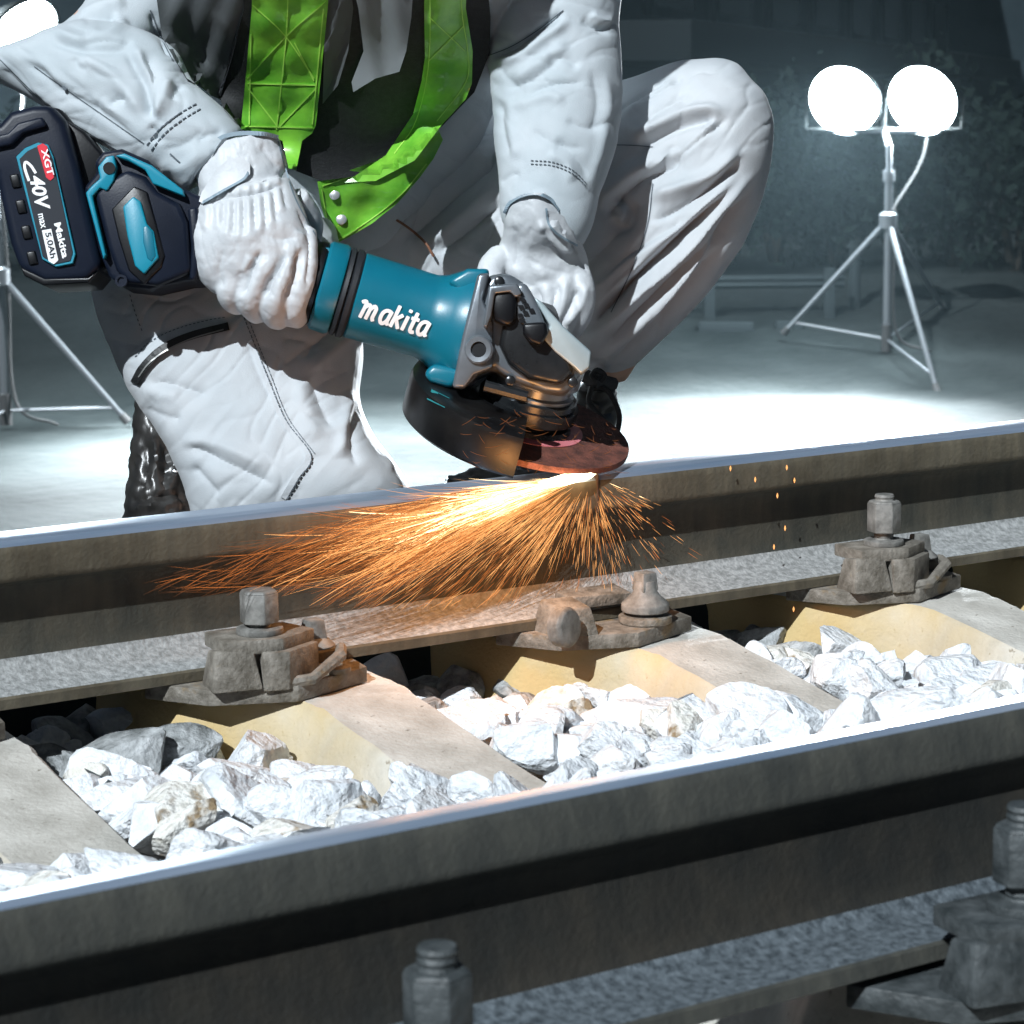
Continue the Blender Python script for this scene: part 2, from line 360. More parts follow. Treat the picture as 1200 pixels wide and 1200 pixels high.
def bvh(V, F): return BVHTree.FromPolygons([tuple(v) for v in V], F)
def cast(tree, px, py, off, fallback):
    dr = CF+(px-600)/FPX*CR+(py-600)/FPX*CD; h = tree.ray_cast(Vector(CAM), Vector(dr/np.linalg.norm(dr)), 20) if tree else (None,)
    if h[0] is None: return P(px, py, fallback-off), False
    q = np.array(h[0])-CAM; d = q@CF; return P(px, py, d-off), True
def drape(name, poly, tree, m, parent, off=.004, thick=.004, step=7, fallback=2.9, smoothz=0, dfun=None, edge=5):
    """a sheet of cloth with the outline poly lying on the surface below it, with its own thickness"""
    pts = np.array(poly, float); B = []
    for i in range(len(pts)):
        a, b = pts[i], pts[(i+1) % len(pts)]; k = max(1, int(np.linalg.norm(b-a)/edge))
        for t in range(k): B.append(a+(b-a)*t/k)
    nb = len(B); x0, y0 = pts.min(0); x1, y1 = pts.max(0); Q = [Vector(b) for b in B]
    def inside(p):
        c = False
        for i in range(nb):
            a, b = B[i], B[(i+1) % nb]
            if (a[1] > p[1]) != (b[1] > p[1]) and p[0] < (b[0]-a[0])*(p[1]-a[1])/(b[1]-a[1])+a[0]: c = not c
        return c
    gy = y0
    while gy < y1:
        gx = x0+(0 if int(gy/step) % 2 else step/2)
        while gx < x1:
            if inside((gx, gy)) and min((gx-b[0])**2+(gy-b[1])**2 for b in B) > (step*.5)**2: Q.append(Vector((gx, gy)))
            gx += step
        gy += step
    r = geometry.delaunay_2d_cdt(Q, [(i, (i+1) % nb) for i in range(nb)], [list(range(nb))], 1, 1e-5)
    vs, fs = r[0], r[2]
    top = []; ds = []
    for v in vs:
        p, ok = cast(tree, v[0], v[1], 0, fallback); q = (p-CAM)@CF; ds.append(q if ok else np.nan)
    ds = np.array(ds); fb = np.nanmean(ds) if np.isfinite(ds).any() else fallback; ds = np.where(np.isnan(ds), fb, ds)
    xy = np.array([(v[0], v[1]) for v in vs])
    if smoothz:
        D2 = ((xy[:, None]-xy[None])**2).sum(2); Wt = np.exp(-D2/(2*smoothz**2)); ds = np.minimum((Wt@ds)/Wt.sum(1), ds+.004)
    if dfun is not None: ds = ds+dfun(xy[:, 0], xy[:, 1])
    T = [P(x, y, d-off) for (x, y), d in zip(xy, ds)]; K = [P(x, y, d-off+thick) for (x, y), d in zip(xy, ds)]
    n = len(T); cnt = {}
    for f in fs:
        for i in range(len(f)):
            e = (f[i], f[(i+1) % len(f)]); cnt[e] = 1
    Fs = [tuple(f) for f in fs]+[tuple(i+n for i in f[::-1]) for f in fs]+[(b, a, a+n, b+n) for (a, b) in cnt if (b, a) not in cnt]
    return make(name, T+K, Fs, m, parent, smooth=True)
def strip(name, line, w, tree, m, parent, off=.002, thick=.002, fallback=2.9, dash=None, n=6):
    """a narrow band (seam, zip, piping) laid along a line in the picture; dash=(on,off) px for stitches"""
    c = catmull(line, n) if len(line) > 2 else np.array([np.array(line[0])+(np.array(line[1])-np.array(line[0]))*t for t in np.linspace(0, 1, max(3, int(np.hypot(*(np.array(line[1])-np.array(line[0])))/5)))])
    mb = MB(); segs = [c]
    if dash:
        L = np.r_[0, np.cumsum(np.linalg.norm(np.diff(c, axis=0), axis=1))]; segs = []; s = 0
        while s+dash[0] < L[-1]:
            tt = np.linspace(s, s+dash[0], 3); segs.append(np.stack([np.interp(tt, L, c[:, 0]), np.interp(tt, L, c[:, 1])], 1)); s += dash[0]+dash[1]
    for g in segs:
        V = []; k = len(g)
        for i in range(k):
            t = g[min(i+1, k-1)]-g[max(i-1, 0)]; t = t/np.linalg.norm(t); nn = np.array([-t[1], t[0]])
            for sgn, o_ in ((-1, off), (1, off), (1, off-thick), (-1, off-thick)):
                q = g[i]+nn*sgn*w/2; p, ok = cast(tree, q[0], q[1], o_, fallback); V.append(p)
        F = [(0, 1, 2, 3), ((k-1)*4+3, (k-1)*4+2, (k-1)*4+1, (k-1)*4)]
        for i in range(k-1):
            for j in range(4): F.append((i*4+j, i*4+(j+1) % 4, (i+1)*4+(j+1) % 4, (i+1)*4+j))
        mb.add(V, F)
    return mb.build(name, m, parent, smooth=False)

# ---- lettering laid on a surface
def font_polys(text, bold=.0, shear=0.):
    c = bpy.data.curves.new('t', 'FONT'); c.body = text; c.size = 1; c.offset = bold; c.shear = shear; c.resolution_u = 3
    o = bpy.data.objects.new('t', c); COL.objects.link(o); dg = bpy.context.evaluated_depsgraph_get(); m = o.evaluated_get(dg).to_mesh()
    V = [tuple(v.co)[:2] for v in m.vertices]; F = [tuple(p.vertices) for p in m.polygons]
    o.evaluated_get(dg).to_mesh_clear(); bpy.data.objects.remove(o); return V, F
def lettering(name, text, p0, p1, height, tree, m, parent, bold=.0, shear=0., off=.0008, fallback=2.7, up=-1):
    """text from p0 to p1 (picture points on the baseline), capital height in px"""
    V, F = font_polys(text, bold, shear); V = np.array(V); w = V[:, 0].max()-V[:, 0].min(); V[:, 0] -= V[:, 0].min(); V[:, 0] /= w; V[:, 1] /= .69
    p0 = np.array(p0, float); p1 = np.array(p1, float); ax = p1-p0; L = np.linalg.norm(ax); nrm = np.array([ax[1], -ax[0]])/L
    Q = [cast(tree, *(p0+ax*x+nrm*height*y), off, fallback)[0] for x, y in V]
    return make(name, Q, F, m, parent, smooth=False)
GL = {  # hand-drawn bold script letters: strokes in a unit cell
 'M': (1.75, [[(-.25, 1.08), (-.02, 1.2), (.14, 1.0), (.14, 0)], [(.14, .75), (.42, 1.02), (.62, .9), (.66, .7), (.66, 0)], [(.66, .7), (.92, 1.02), (1.14, .9), (1.18, .7), (1.18, .2), (1.32, 0)]]),
 'a': (1.12, [[(.78, .95), (.40, 1.0), (.12, .78), (.10, .32), (.34, .02), (.62, .12), (.78, .40)], [(.80, 1.0), (.78, .25), (.95, .02)]]),
 'k': (1.05, [[(.12, 1.55), (.12, 0)], [(.72, .98), (.16, .48)], [(.34, .56), (.80, 0)]]),
 'i': (.55, [[(.15, 1.0), (.15, 0)], [(.15, 1.36), (.15, 1.50)]]),
 't': (.82, [[(.26, 1.42), (.26, .25), (.42, .02), (.64, .06)], [(-.02, .98), (.62, .98)]]),
}
def stroke_word(name, word, p0, p1, xh, tree, m, parent, w=.27, slant=.22, off=.0009, fallback=2.7):
    tot = sum(GL[c][0] for c in word); p0 = np.array(p0, float); p1 = np.array(p1, float); ax = (p1-p0)/tot; nrm = np.array([ax[1], -ax[0]]); nrm = nrm/np.linalg.norm(nrm)*xh
    mb = MB(); cx = 0; k = 0
    def mp(q): return p0+ax*(q[0]+slant*q[1]+cx)+nrm*q[1]
    for c in word:
        adv, sts = GL[c]
        for st in sts:
            g = catmull(st, 4) if len(st) > 2 else np.array(st, float)
            for i in range(len(g)-1):
                a, b = mp(g[i]), mp(g[i+1]); t = b-a; L = np.linalg.norm(t)
                if L < 1e-6: continue
                t /= L; n_ = np.array([-t[1], t[0]])*w*xh/2; k += 1
                oct_ = [a-t*w*xh*.18+n_*.7, a+n_, b+n_, b+t*w*xh*.18+n_*.7, b+t*w*xh*.18-n_*.7, b-n_, a-n_, a-t*w*xh*.18-n_*.7]
                mb.add([cast(tree, q[0], q[1], off+k*.000012, fallback)[0] for q in oct_], [tuple(range(8))])
        cx += adv
    return mb.build(name, m, parent, smooth=False)

# ================================================================== GROUND AND BACKGROUND
def gs(x, y): return x*math.sin(YAW)+(y-CAM[1])*math.cos(YAW)
def gz(x, y):
    s = x*math.sin(YAW)+(y-CAM[1])*math.cos(YAW)
    z = -.17+.165*np.clip((y-1.19)/.10, 0, 1)
    z = z-np.clip((y-1.80)*.30, 0, .975)
    z = z+np.clip((s-13.2)*.17, 0, .17*2.4)
    return z
def st(s, t):        # s metres ahead of the camera, t metres to its right
    return np.array([s*math.sin(YAW)+t*math.cos(YAW), CAM[1]+s*math.cos(YAW)-t*math.sin(YAW)])
def on_ground(px, s):
    t = (px-600)/FPX*s; q = st(s, t); return np.array([q[0], q[1], float(gz(q[0], q[1]))])
ss = np.r_[-8, -4, -2, -1, -.5, np.arange(0, 4.2, .06), np.arange(4.2, 20, .3), 22, 26, 32, 45, 70, 120, 220]
ts = np.r_[-200, -100, -50, -25, -14, -9, -6, np.arange(-4, 4.01, .08), 5, 6, 9, 14, 25, 50, 100, 200]
G = np.array([[*st(s, t), 0] for s in ss for t in ts]); G[:, 2] = gz(G[:, 0], G[:, 1])
nzs = fbm(G*np.array([3, 3, 1]), 3); G[:, 2] += nzs*.012*np.clip((G[:, 1]-1.3)*2, 0, 1)
nt_ = len(ts)
F = [(i*nt_+j, i*nt_+j+1, (i+1)*nt_+j+1, (i+1)*nt_+j) for i in range(len(ss)-1) for j in range(nt_-1)]
tag(make('ground', G, F, M['ground'], smooth='keep'), kind='structure')
del F, nzs

# far buildings
def facade(name, label, pa, pb, z0, z1, thick, wins, bands):
    """wall between plan points pa, pb (seen from the near side)"""
    pa, pb = np.array(pa), np.array(pb); ax = pb-pa; L = np.linalg.norm(ax); ax /= L; nn = np.array([ax[1], -ax[0]])
    if nn@(np.array(CAM[:2])-pa) < 0: nn = -nn
    r = empty(name, (pa[0], pa[1], z0), label, 'building')
    def bx(u0, u1, w0, w1, h0, h1):
        mb = MB(); c = [(u0, w0), (u1, w0), (u1, w1), (u0, w1)]
        q = [pa+ax*u+nn*w for u, w in c]; mb.prism([(*p, h0) for p in q], [(*p, h1) for p in q]); return mb
    bx(0, L, -thick, 0, z0, z1).build('wall', M['wall_far'], r)
    for (u0, u1, h0, h1, w) in bands: bx(u0*L, u1*L, .01, w, h0, h1).build('canopy', M['band_far'], r, bevel=.02)
    for (u0, u1, h0, h1) in wins:
        f = bx(u0*L, u1*L, .004, .08, h0, h1).build('window', M['wall_far'], r, bevel=.02)
        bx(u0*L+.1, u1*L-.1, .084, .09, h0+.1, h1-.1).build('pane', M['window_far'], f)
    return r
a_, b_ = st(19, .2), st(50, 9.5)
facade('station_building', 'long dark grey building with a low black canopy behind the raised knee', a_, b_, -1.2, 6, 5,
       [(.02+.085*i, .075+.085*i, 1.25, 2.1) for i in range(10)], [(0, 1, .82, 1.12, 1.2)])
a_, b_ = st(44, 3.5), st(40, 22)
facade('warehouse', 'plain blue grey wall in the dark beyond the right hand lamps', a_, b_, -1.2, 9, 6, [(.1+.2*i, .22+.2*i, 2.2, 3.6) for i in range(4)], [])
a_, b_ = st(34, -22), st(30, 1.0)
facade('engine_shed', 'dark shed wall far behind the worker on the left', a_, b_, -1.2, 9, 6, [(.1+.18*i, .2+.18*i, 2.0, 3.2) for i in range(5)], [])

# dark hedge: separate bushes
def bush_mesh(seed, w, h):
    r_ = np.random.default_rng(seed); mb = MB()
    n = 1500
    c = r_.normal(size=(26, 3))*np.array([w*.30, w*.26, h*.20])+np.array([0, 0, h*.52])
    for i in range(n):
        b = c[r_.integers(26)]; p = b+r_.normal(size=3)*np.array([.11, .11, .09]); p[2] = max(p[2], .03)
        a = r_.normal(size=3); a /= np.linalg.norm(a); q = np.cross(a, r_.normal(size=3)); q /= np.linalg.norm(q); s = r_.uniform(.02, .05)
        mb.add([p-a*s, p+q*s*.5, p+a*s, p-q*s*.5], [(0, 1, 2, 3)])
    return mb
protos = []
for k in range(3):
    r = empty('bush', on_ground(0, 16), 'dark leafy bush in the long hedge at the back of the yard', 'bush', 'dark bushes of the hedge at the back of the yard')
    b = np.array(r.location); mb = bush_mesh(k+1, 1.0, .85+.15*k); mb.V = [tuple(np.array(v)+b) for v in mb.V]
    mb.build('crown', M['leaf'], r, smooth=False)
    mb = MB()
    for j in range(4):
        a = j*1.7+k; mb.tube([b+(0, 0, -.05), b+(.1*math.cos(a), .1*math.sin(a), .3), b+(.28*math.cos(a), .28*math.sin(a), .6)], [.025, .016, .006], 6)
    mb.build('trunk', M['trunk'], r); protos.append(r)
def dup(root, loc, rz=0, label=None, scale=1):
    c = root.copy(); COL.objects.link(c); c.location = Vector(loc); c.rotation_euler = (0, 0, rz); c.scale = (scale,)*3
    if label: c['label'] = label
    BASE[c.name] = np.array(loc, float)
    for ch in [o for o in root.children]:
        d = ch.copy(); COL.objects.link(d); d.parent = c
        for g in [o for o in ch.children]:
            e = g.copy(); COL.objects.link(e); e.parent = d
    return c
k = 0
for px in list(range(-120, 480, 85))+list(range(700, 1330, 70)):
    s = 16.6+rng.uniform(-.5, .8); loc = on_ground(px, s)
    if k < 3: protos[k].location = Vector(loc); protos[k].rotation_euler = (0, 0, k)
    else: dup(protos[k % 3], loc, rng.uniform(0, 6), scale=rng.uniform(.9, 1.3))
    k += 1

# low barrier behind the lamp
b0, b1 = on_ground(690, 14.7), on_ground(992, 14.7); ax = (b1-b0); ax[2] = 0; L = np.linalg.norm(ax); ax /= L; nn = np.array([ax[1], -ax[0], 0])
r = empty('guard_rail', b0, 'low pale steel barrier on short posts behind the crouching leg', 'guard rail')
zb = .554-(332-118)/FPX*14.7
mb = MB(); prof = [(-.04, -.02), (-.02, .02), (0, 0), (.02, .02), (.04, -.02), (.036, -.035), (0, -.02), (-.036, -.035)]
q0 = [b0*(1, 1, 0)+np.array([0, 0, zb+h])+nn*w for h, w in prof]; mb.prism(q0, [p+ax*L for p in q0]); mb.build('beam', M['beam_far'], r, bevel=.004)
for u in (.1, .72, 1.42):
    mb = MB(); c = b0+ax*u; g = gz(c[0], c[1]); mb.prism([(c+ax*i*.03+nn*j*.03)*(1, 1, 0)+(0, 0, g-.05) for i, j in ((-1, -1), (1, -1), (1, 1), (-1, 1))], [(c+ax*i*.03+nn*j*.03)*(1, 1, 0)+(0, 0, zb+.08) for i, j in ((-1, -1), (1, -1), (1, 1), (-1, 1))])
    mb.build('post', M['beam_far'], r, bevel=.004)
for i, (x0, x1, yy, nm, lb) in enumerate(((822, 886, 362, 'kerb_stone', 'long pale kerb stone lying on the ground under the low barrier'), (912, 944, 358, 'kerb_stone', 'short pale kerb stone lying right of the long one under the low barrier'))):
    c0, c1 = on_ground(x0, 14.4), on_ground(x1, 14.4); mb = MB(); zz = .05
    mb.prism([c0+(0, 0, -.03), c1+(0, 0, -.03), c1+CF*.12+(0, 0, -.03), c0+CF*.12+(0, 0, -.03)], [c0+(0, 0, .06), c1+(0, 0, .055), c1+CF*.12+(0, 0, .055), c0+CF*.12+(0, 0, .06)])
    tag(mb.build(nm, M['beam_far'], loc=c0, bevel=.01), lb, 'kerb stone')
# post right of the barrier
c = on_ground(1004, 14.9); mb = MB(); mb.tube([c-(0, 0, .05), c+(0, 0, .36)], .035, 10); mb.tube([c+(0, 0, .36), c+(0, 0, .40)], [.05, .03], 10)
tag(mb.build('bollard', M['beam_far'], loc=c), 'short pale round post at the right end of the low barrier', 'bollard')

# work lamps on tripods
def lamp_tripod(label, base, mast_z, hub_z, feet, heads, aim, power, key):
    base = np.array(base, float); r = empty('work_lamp', base, label, 'work lamp', None)
    def part(nm, m, fn, parent=r, **kw):
        mb = MB(); fn(mb); return mb.build(nm, m, parent, **kw)
    hub = base*(1, 1, 0)+(0, 0, hub_z); topp = base*(1, 1, 0)+(0, 0, mast_z)
    low = base*(1, 1, 0)+(0, 0, base[2]+.03)
    part('mast', M['tripod'], lambda m: (m.tube([low, hub+(0, 0, .25)], .022, 14), m.tube([hub+(0, 0, .25), topp], .016, 14)))
    part('collar', M['tripod'], lambda m: (m.lathe(hub, (0, 0, 1), [(-.05, .026), (-.045, .05), (.03, .05), (.045, .028)], 20), ))
    part('clamp', M['tripod'], lambda m: m.lathe(hub+(0, 0, .24), (0, 0, 1), [(-.03, .024), (-.03, .032), (.03, .032), (.03, .02)], 16))
    part('foot_collar', M['tripod_foot'], lambda m: m.lathe(low, (0, 0, 1), [(-.02, .03), (.13, .03), (.135, .022)], 16))
    for ft in feet:
        ft = np.array(ft, float); u = ft-hub; st_ = hub+u*.05
        lg = part('leg', M['tripod'], lambda m: m.tube([st_, hub+u*.97], [.017, .013], 10))
        part('rubber_foot', M['tripod_foot'], lambda m: m.tube([hub+u*.95, ft], [.019, .022], 10), parent=lg)
        part('brace', M['tripod'], lambda m: m.tube([low+(0, 0, .05), hub+u*.9], .008, 8))
    bar0, bar1 = heads[0], heads[-1]
    cb = [heads[-1]-(0, 0, .05)-(aim-heads[-1])/np.linalg.norm(aim-heads[-1])*.12, heads[-1]-(0, 0, .32), topp-(0, 0, .35)+CR*.03, hub+CR*.04, low+CR*.05+(0, 0, .1), low+CR*.25+(0, 0, -.02)]
    part('power_cable', M['tripod_foot'], lambda m: m.tube(catmull(cb, 8), .008, 6))
    part('crossbar', M['tripod'], lambda m: m.tube([bar0-(0, 0, .17), bar1-(0, 0, .17)], .014, 10))
    part('crossbar_post', M['tripod'], lambda m: m.tube([topp-(0, 0, .02), (bar0+bar1)/2-(0, 0, .165)], .016, 10))
    for hd in heads:
        ax = aim-hd; ax /= np.linalg.norm(ax); e1 = np.cross(ax, (0, 0, 1.)); e1 /= np.linalg.norm(e1); e2 = np.cross(e1, ax)
        def bx(m, w, h, a, b, w2=None, h2=None):
            w2 = w2 or w; h2 = h2 or h
            m.prism([hd+ax*a+e1*i*w+e2*j*h for i, j in ((-1, -1), (1, -1), (1, 1), (-1, 1))], [hd+ax*b+e1*i*w2+e2*j*h2 for i, j in ((-1, -1), (1, -1), (1, 1), (-1, 1))])
        h = part('lamp_head', M['dark_far'], lambda m: m.lathe(hd, ax, [(-.14, .05), (-.13, .08), (-.06, .15), (0, .205), (.012, .212), (.022, .212), (.022, .198), (.0, .196)], 40))
        part('glass', key, lambda m: m.lathe(hd, ax, [(.004, .195), (.016, .194), (.026, .13), (.030, .05), (.031, 0)], 40), parent=h)
        part('bracket', M['dark_far'], lambda m: (m.tube([hd-(0, 0, .17)-e1*.0, hd-(0, 0, .16)-e1*.225], .008, 8), m.tube([hd-(0, 0, .16)-e1*.225, hd-e1*.225-ax*.03], .008, 8), m.tube([hd-(0, 0, .17), hd-(0, 0, .16)+e1*.225], .008, 8), m.tube([hd-(0, 0, .16)+e1*.225, hd+e1*.225-ax*.03], .008, 8)), parent=h)
        ld = bpy.data.lights.new('lamp_light', 'SPOT'); ld.energy = power; ld.spot_size = math.radians(92); ld.spot_blend = 1.0; ld.shadow_soft_size = .12; ld.color = (.88, .95, 1.0)
        lo = bpy.data.objects.new('lamp_light', ld); COL.objects.link(lo); lo.location = Vector(hd+ax*.06); lo.rotation_euler = Vector(-ax).to_track_quat('Z', 'Y').to_euler()
        lo.parent = r; lo.location = Vector(hd+ax*.06-base)
    return r
key = emat('lamp_glass', (.80, .93, 1.0), 420)
bR = on_ground(1042, 13.9); aimR = on_ground(640, 10.4)
gp = lambda px, py, s: P(px, py, s)
lamp_tripod('bright twin floodlight on a silver tripod on the right', bR, P(1042, 168, 13.9)[2], P(1042, 257, 13.9)[2],
            [P(918, 391, 14.2), P(1099, 461, 13.2), P(1107, 364, 14.9)], [P(990, 117, 13.9), P(1082, 117, 13.9)], aimR, 7000, key)
bL = on_ground(4, 12.0)
lamp_tripod('twin floodlight on a silver tripod at the left edge behind the battery', bL, P(5, 95, 12)[2], P(8, 322, 12)[2],
            [P(150, 495, 12.0), P(-90, 540, 11.2), P(-60, 450, 12.8)], [P(-86, 50, 12), P(24, 40, 12)], on_ground(560, 10.6), 7000, key)

mb = MB(); c8 = [st(-2.5, -12), st(-2.5, 12), st(30, 40), st(30, -40)]
HZ = True
c8 = [st(-3, -60), st(-3, 60), st(90, 60), st(90, -60)]
mb.prism([(*q, -2.2) for q in c8], [(*q, 10.5) for q in c8]); hz = mb.build('haze', M['dark_far'], loc=(0, 0, 0), smooth=False)
hm = bpy.data.materials.new('haze'); hm.use_nodes = True; hm.node_tree.nodes.clear(); pv = hm.node_tree.nodes.new('ShaderNodeVolumePrincipled'); ho = hm.node_tree.nodes.new('ShaderNodeOutputMaterial')
pv.inputs['Color'].default_value = (.62, .88, 1, 1); pv.inputs['Density'].default_value = .00036; pv.inputs['Anisotropy'].default_value = .3; hm.node_tree.links.new(pv.outputs[0], ho.inputs['Volume'])
hz.data.materials[0] = hm; tag(hz, kind='stuff')
# ================================================================== TRACK
half = [(.0635, 0), (.0635, .0095), (.0615, .0118), (.030, .0215), (.018, .0275), (.0105, .036), (.0080, .048), (.0076, .068), (.0080, .092), (.0105, .103), (.0150, .1075), (.0300, .1125), (.0318, .1145), (.0325, .118), (.0325, .139), (.0312, .1462), (.0265, .1510), (.0190, .1524), (.0100, .1529), (0, .153)]
prof = half+[(-y, z) for y, z in half[-2::-1]]
def rail(name, label, x0, x1, fn, side, zt, loc):
    xs = np.arange(x0, x1+.001, .25); V = []; F = []; mi = []; n = len(prof)
    for x in xs:
        for (y, z) in prof: V.append((x, *fn(y, z)))
    for i in range(len(xs)-1):
        for k in range(n):
            k2 = (k+1) % n; F.append((i*n+k, i*n+k2, (i+1)*n+k2, (i+1)*n+k)); zm = (prof[k][1]+prof[k2][1])/2; ym = abs(prof[k][0]+prof[k2][0])/2
            mi.append(1 if zm > zt else (2 if .0110 < zm < .034 and ym > .008 else (3 if .034 <= zm < .112 else 0)))
    F += [tuple(range(n))[::-1], tuple((len(xs)-1)*n+k for k in range(n))]; mi += [0, 0]
    return tag(make(name, V, F, [side, M['rail_top'], M['rail_foot'] if zt < .145 else M['rail_foot_near'], M['web_far_shade'] if zt < .145 else M['web_near_shade']], loc=loc, fmats=mi), label, 'rail', 'rails of the track')
rail('rail', 'rusty steel rail being ground, under the grinder at the back', -1.5, 9, lambda y, z: (1.1645+y, z), M['rail_side'], .1440, (1.5, 1.1645, 0))
CANT = .263
def near(y, z): c, s = math.cos(CANT), math.sin(CANT); y = y+.0325; return (.124+y*c+z*s, -.006+z*c-y*s)
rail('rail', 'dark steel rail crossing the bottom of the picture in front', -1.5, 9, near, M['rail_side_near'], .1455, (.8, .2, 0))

# sleepers
X0 = [.755, 1.152, 1.555, 1.945, 2.345]
def sleeper(x0, label):
    # rows along y: (y, x of top left, x of top right, z top)
    rows = [(1.55, -.10, .12, -.018), (1.20, -.10, .12, -.018), (1.115, -.085, .118, -.018), (1.03, -.004, .112, -.018), (1.00, .0, .106, -.020), (.80, -.004, .100, -.052), (.60, -.006, .10, -.075), (.30, -.01, .10, -.08), (.20, -.06, .12, -.03), (-.2, -.06, .12, -.03)]
    mb = MB(); V = []; F = []; mi = []
    for (y, a, b, z) in rows:
        V += [(x0+a-.070, y+.02, z-.17), (x0+a-.003, y, z-.004), (x0+a+.002, y, z), (x0+b-.002, y, z), (x0+b+.003, y, z-.004), (x0+b+.06, y, z-.17)]
    for i in range(len(rows)-1):
        for k in range(6): F.append((i*6+k, i*6+(k+1) % 6, (i+1)*6+(k+1) % 6, (i+1)*6+k))
    F += [tuple(range(6))[::-1], tuple((len(rows)-1)*6+k for k in range(6))]
    o = make('sleeper', V, F, [M['concrete']], loc=(x0, .7, -.02), smooth=True)
    me = o.data; bm = bmesh.new(); bm.from_mesh(me); bmesh.ops.subdivide_edges(bm, edges=[e for e in bm.edges], cuts=5, use_grid_fill=True); bm.to_mesh(me); bm.free()
    n = len(me.vertices); C = np.empty(n*3); me.vertices.foreach_get('co', C); C = C.reshape(-1, 3); w = C+np.array([x0, .7, -.02])
    C += np.stack([fbm(w*90, 2)*.0010, fbm(w*90+9, 2)*.0006, fbm(w*80+5, 3)*.0010], 1); me.vertices.foreach_set('co', C.ravel()); me.update()
    return tag(o, label, 'sleeper', 'concrete sleepers under the rails')
def concrete_material():
    """rust stain bleeding from the fastening down the side face near the rail: world y decides, with a ragged edge"""
    m = M['concrete']; n = m.node_tree.nodes; l = m.node_tree.links; b = n['Principled BSDF']; src = b.inputs['Base Color'].links[0].from_socket
    tc = n.new('ShaderNodeTexCoord'); sp = n.new('ShaderNodeSeparateXYZ'); l.new(tc.outputs['Object'], sp.inputs[0])
    t = n.new('ShaderNodeTexNoise'); t.inputs['Scale'].default_value = 16; t.inputs['Detail'].default_value = 8; l.new(tc.outputs['Object'], t.inputs['Vector'])
    a = n.new('ShaderNodeMath'); a.operation = 'MULTIPLY_ADD'; l.new(t.outputs[0], a.inputs[0]); a.inputs[1].default_value = .32; l.new(sp.outputs[1], a.inputs[2])
    g = n.new('ShaderNodeMapRange'); l.new(a.outputs[0], g.inputs[0]); g.inputs[1].default_value = .26; g.inputs[2].default_value = .56
    ge = n.new('ShaderNodeNewGeometry'); s2 = n.new('ShaderNodeSeparateXYZ'); l.new(ge.outputs['Normal'], s2.inputs[0])
    g2 = n.new('ShaderNodeMapRange'); l.new(s2.outputs[0], g2.inputs[0]); g2.inputs[1].default_value = -.15; g2.inputs[2].default_value = -.5
    mu = n.new('ShaderNodeMath'); mu.operation = 'MULTIPLY'; l.new(g.outputs[0], mu.inputs[0]); l.new(g2.outputs[0], mu.inputs[1])
    mx = n.new('ShaderNodeMix'); mx.data_type = 'RGBA'; l.new(mu.outputs[0], mx.inputs[0]); l.new(src, mx.inputs[6]); mx.inputs[7].default_value = (.50, .375, .18, 1)
    l.new(mx.outputs[2], b.inputs['Base Color'])
concrete_material()
lab = ['concrete sleeper at the left edge, half buried in white stones', 'concrete sleeper under the left fastening with the bolt in the sparks', 'concrete sleeper under the middle fastening below the grinder', 'concrete sleeper under the fastening with the tall nut on the right', 'concrete sleeper at the right edge, mostly hidden']
for x0, lb in zip(X0, lab): sleeper(x0, lb)

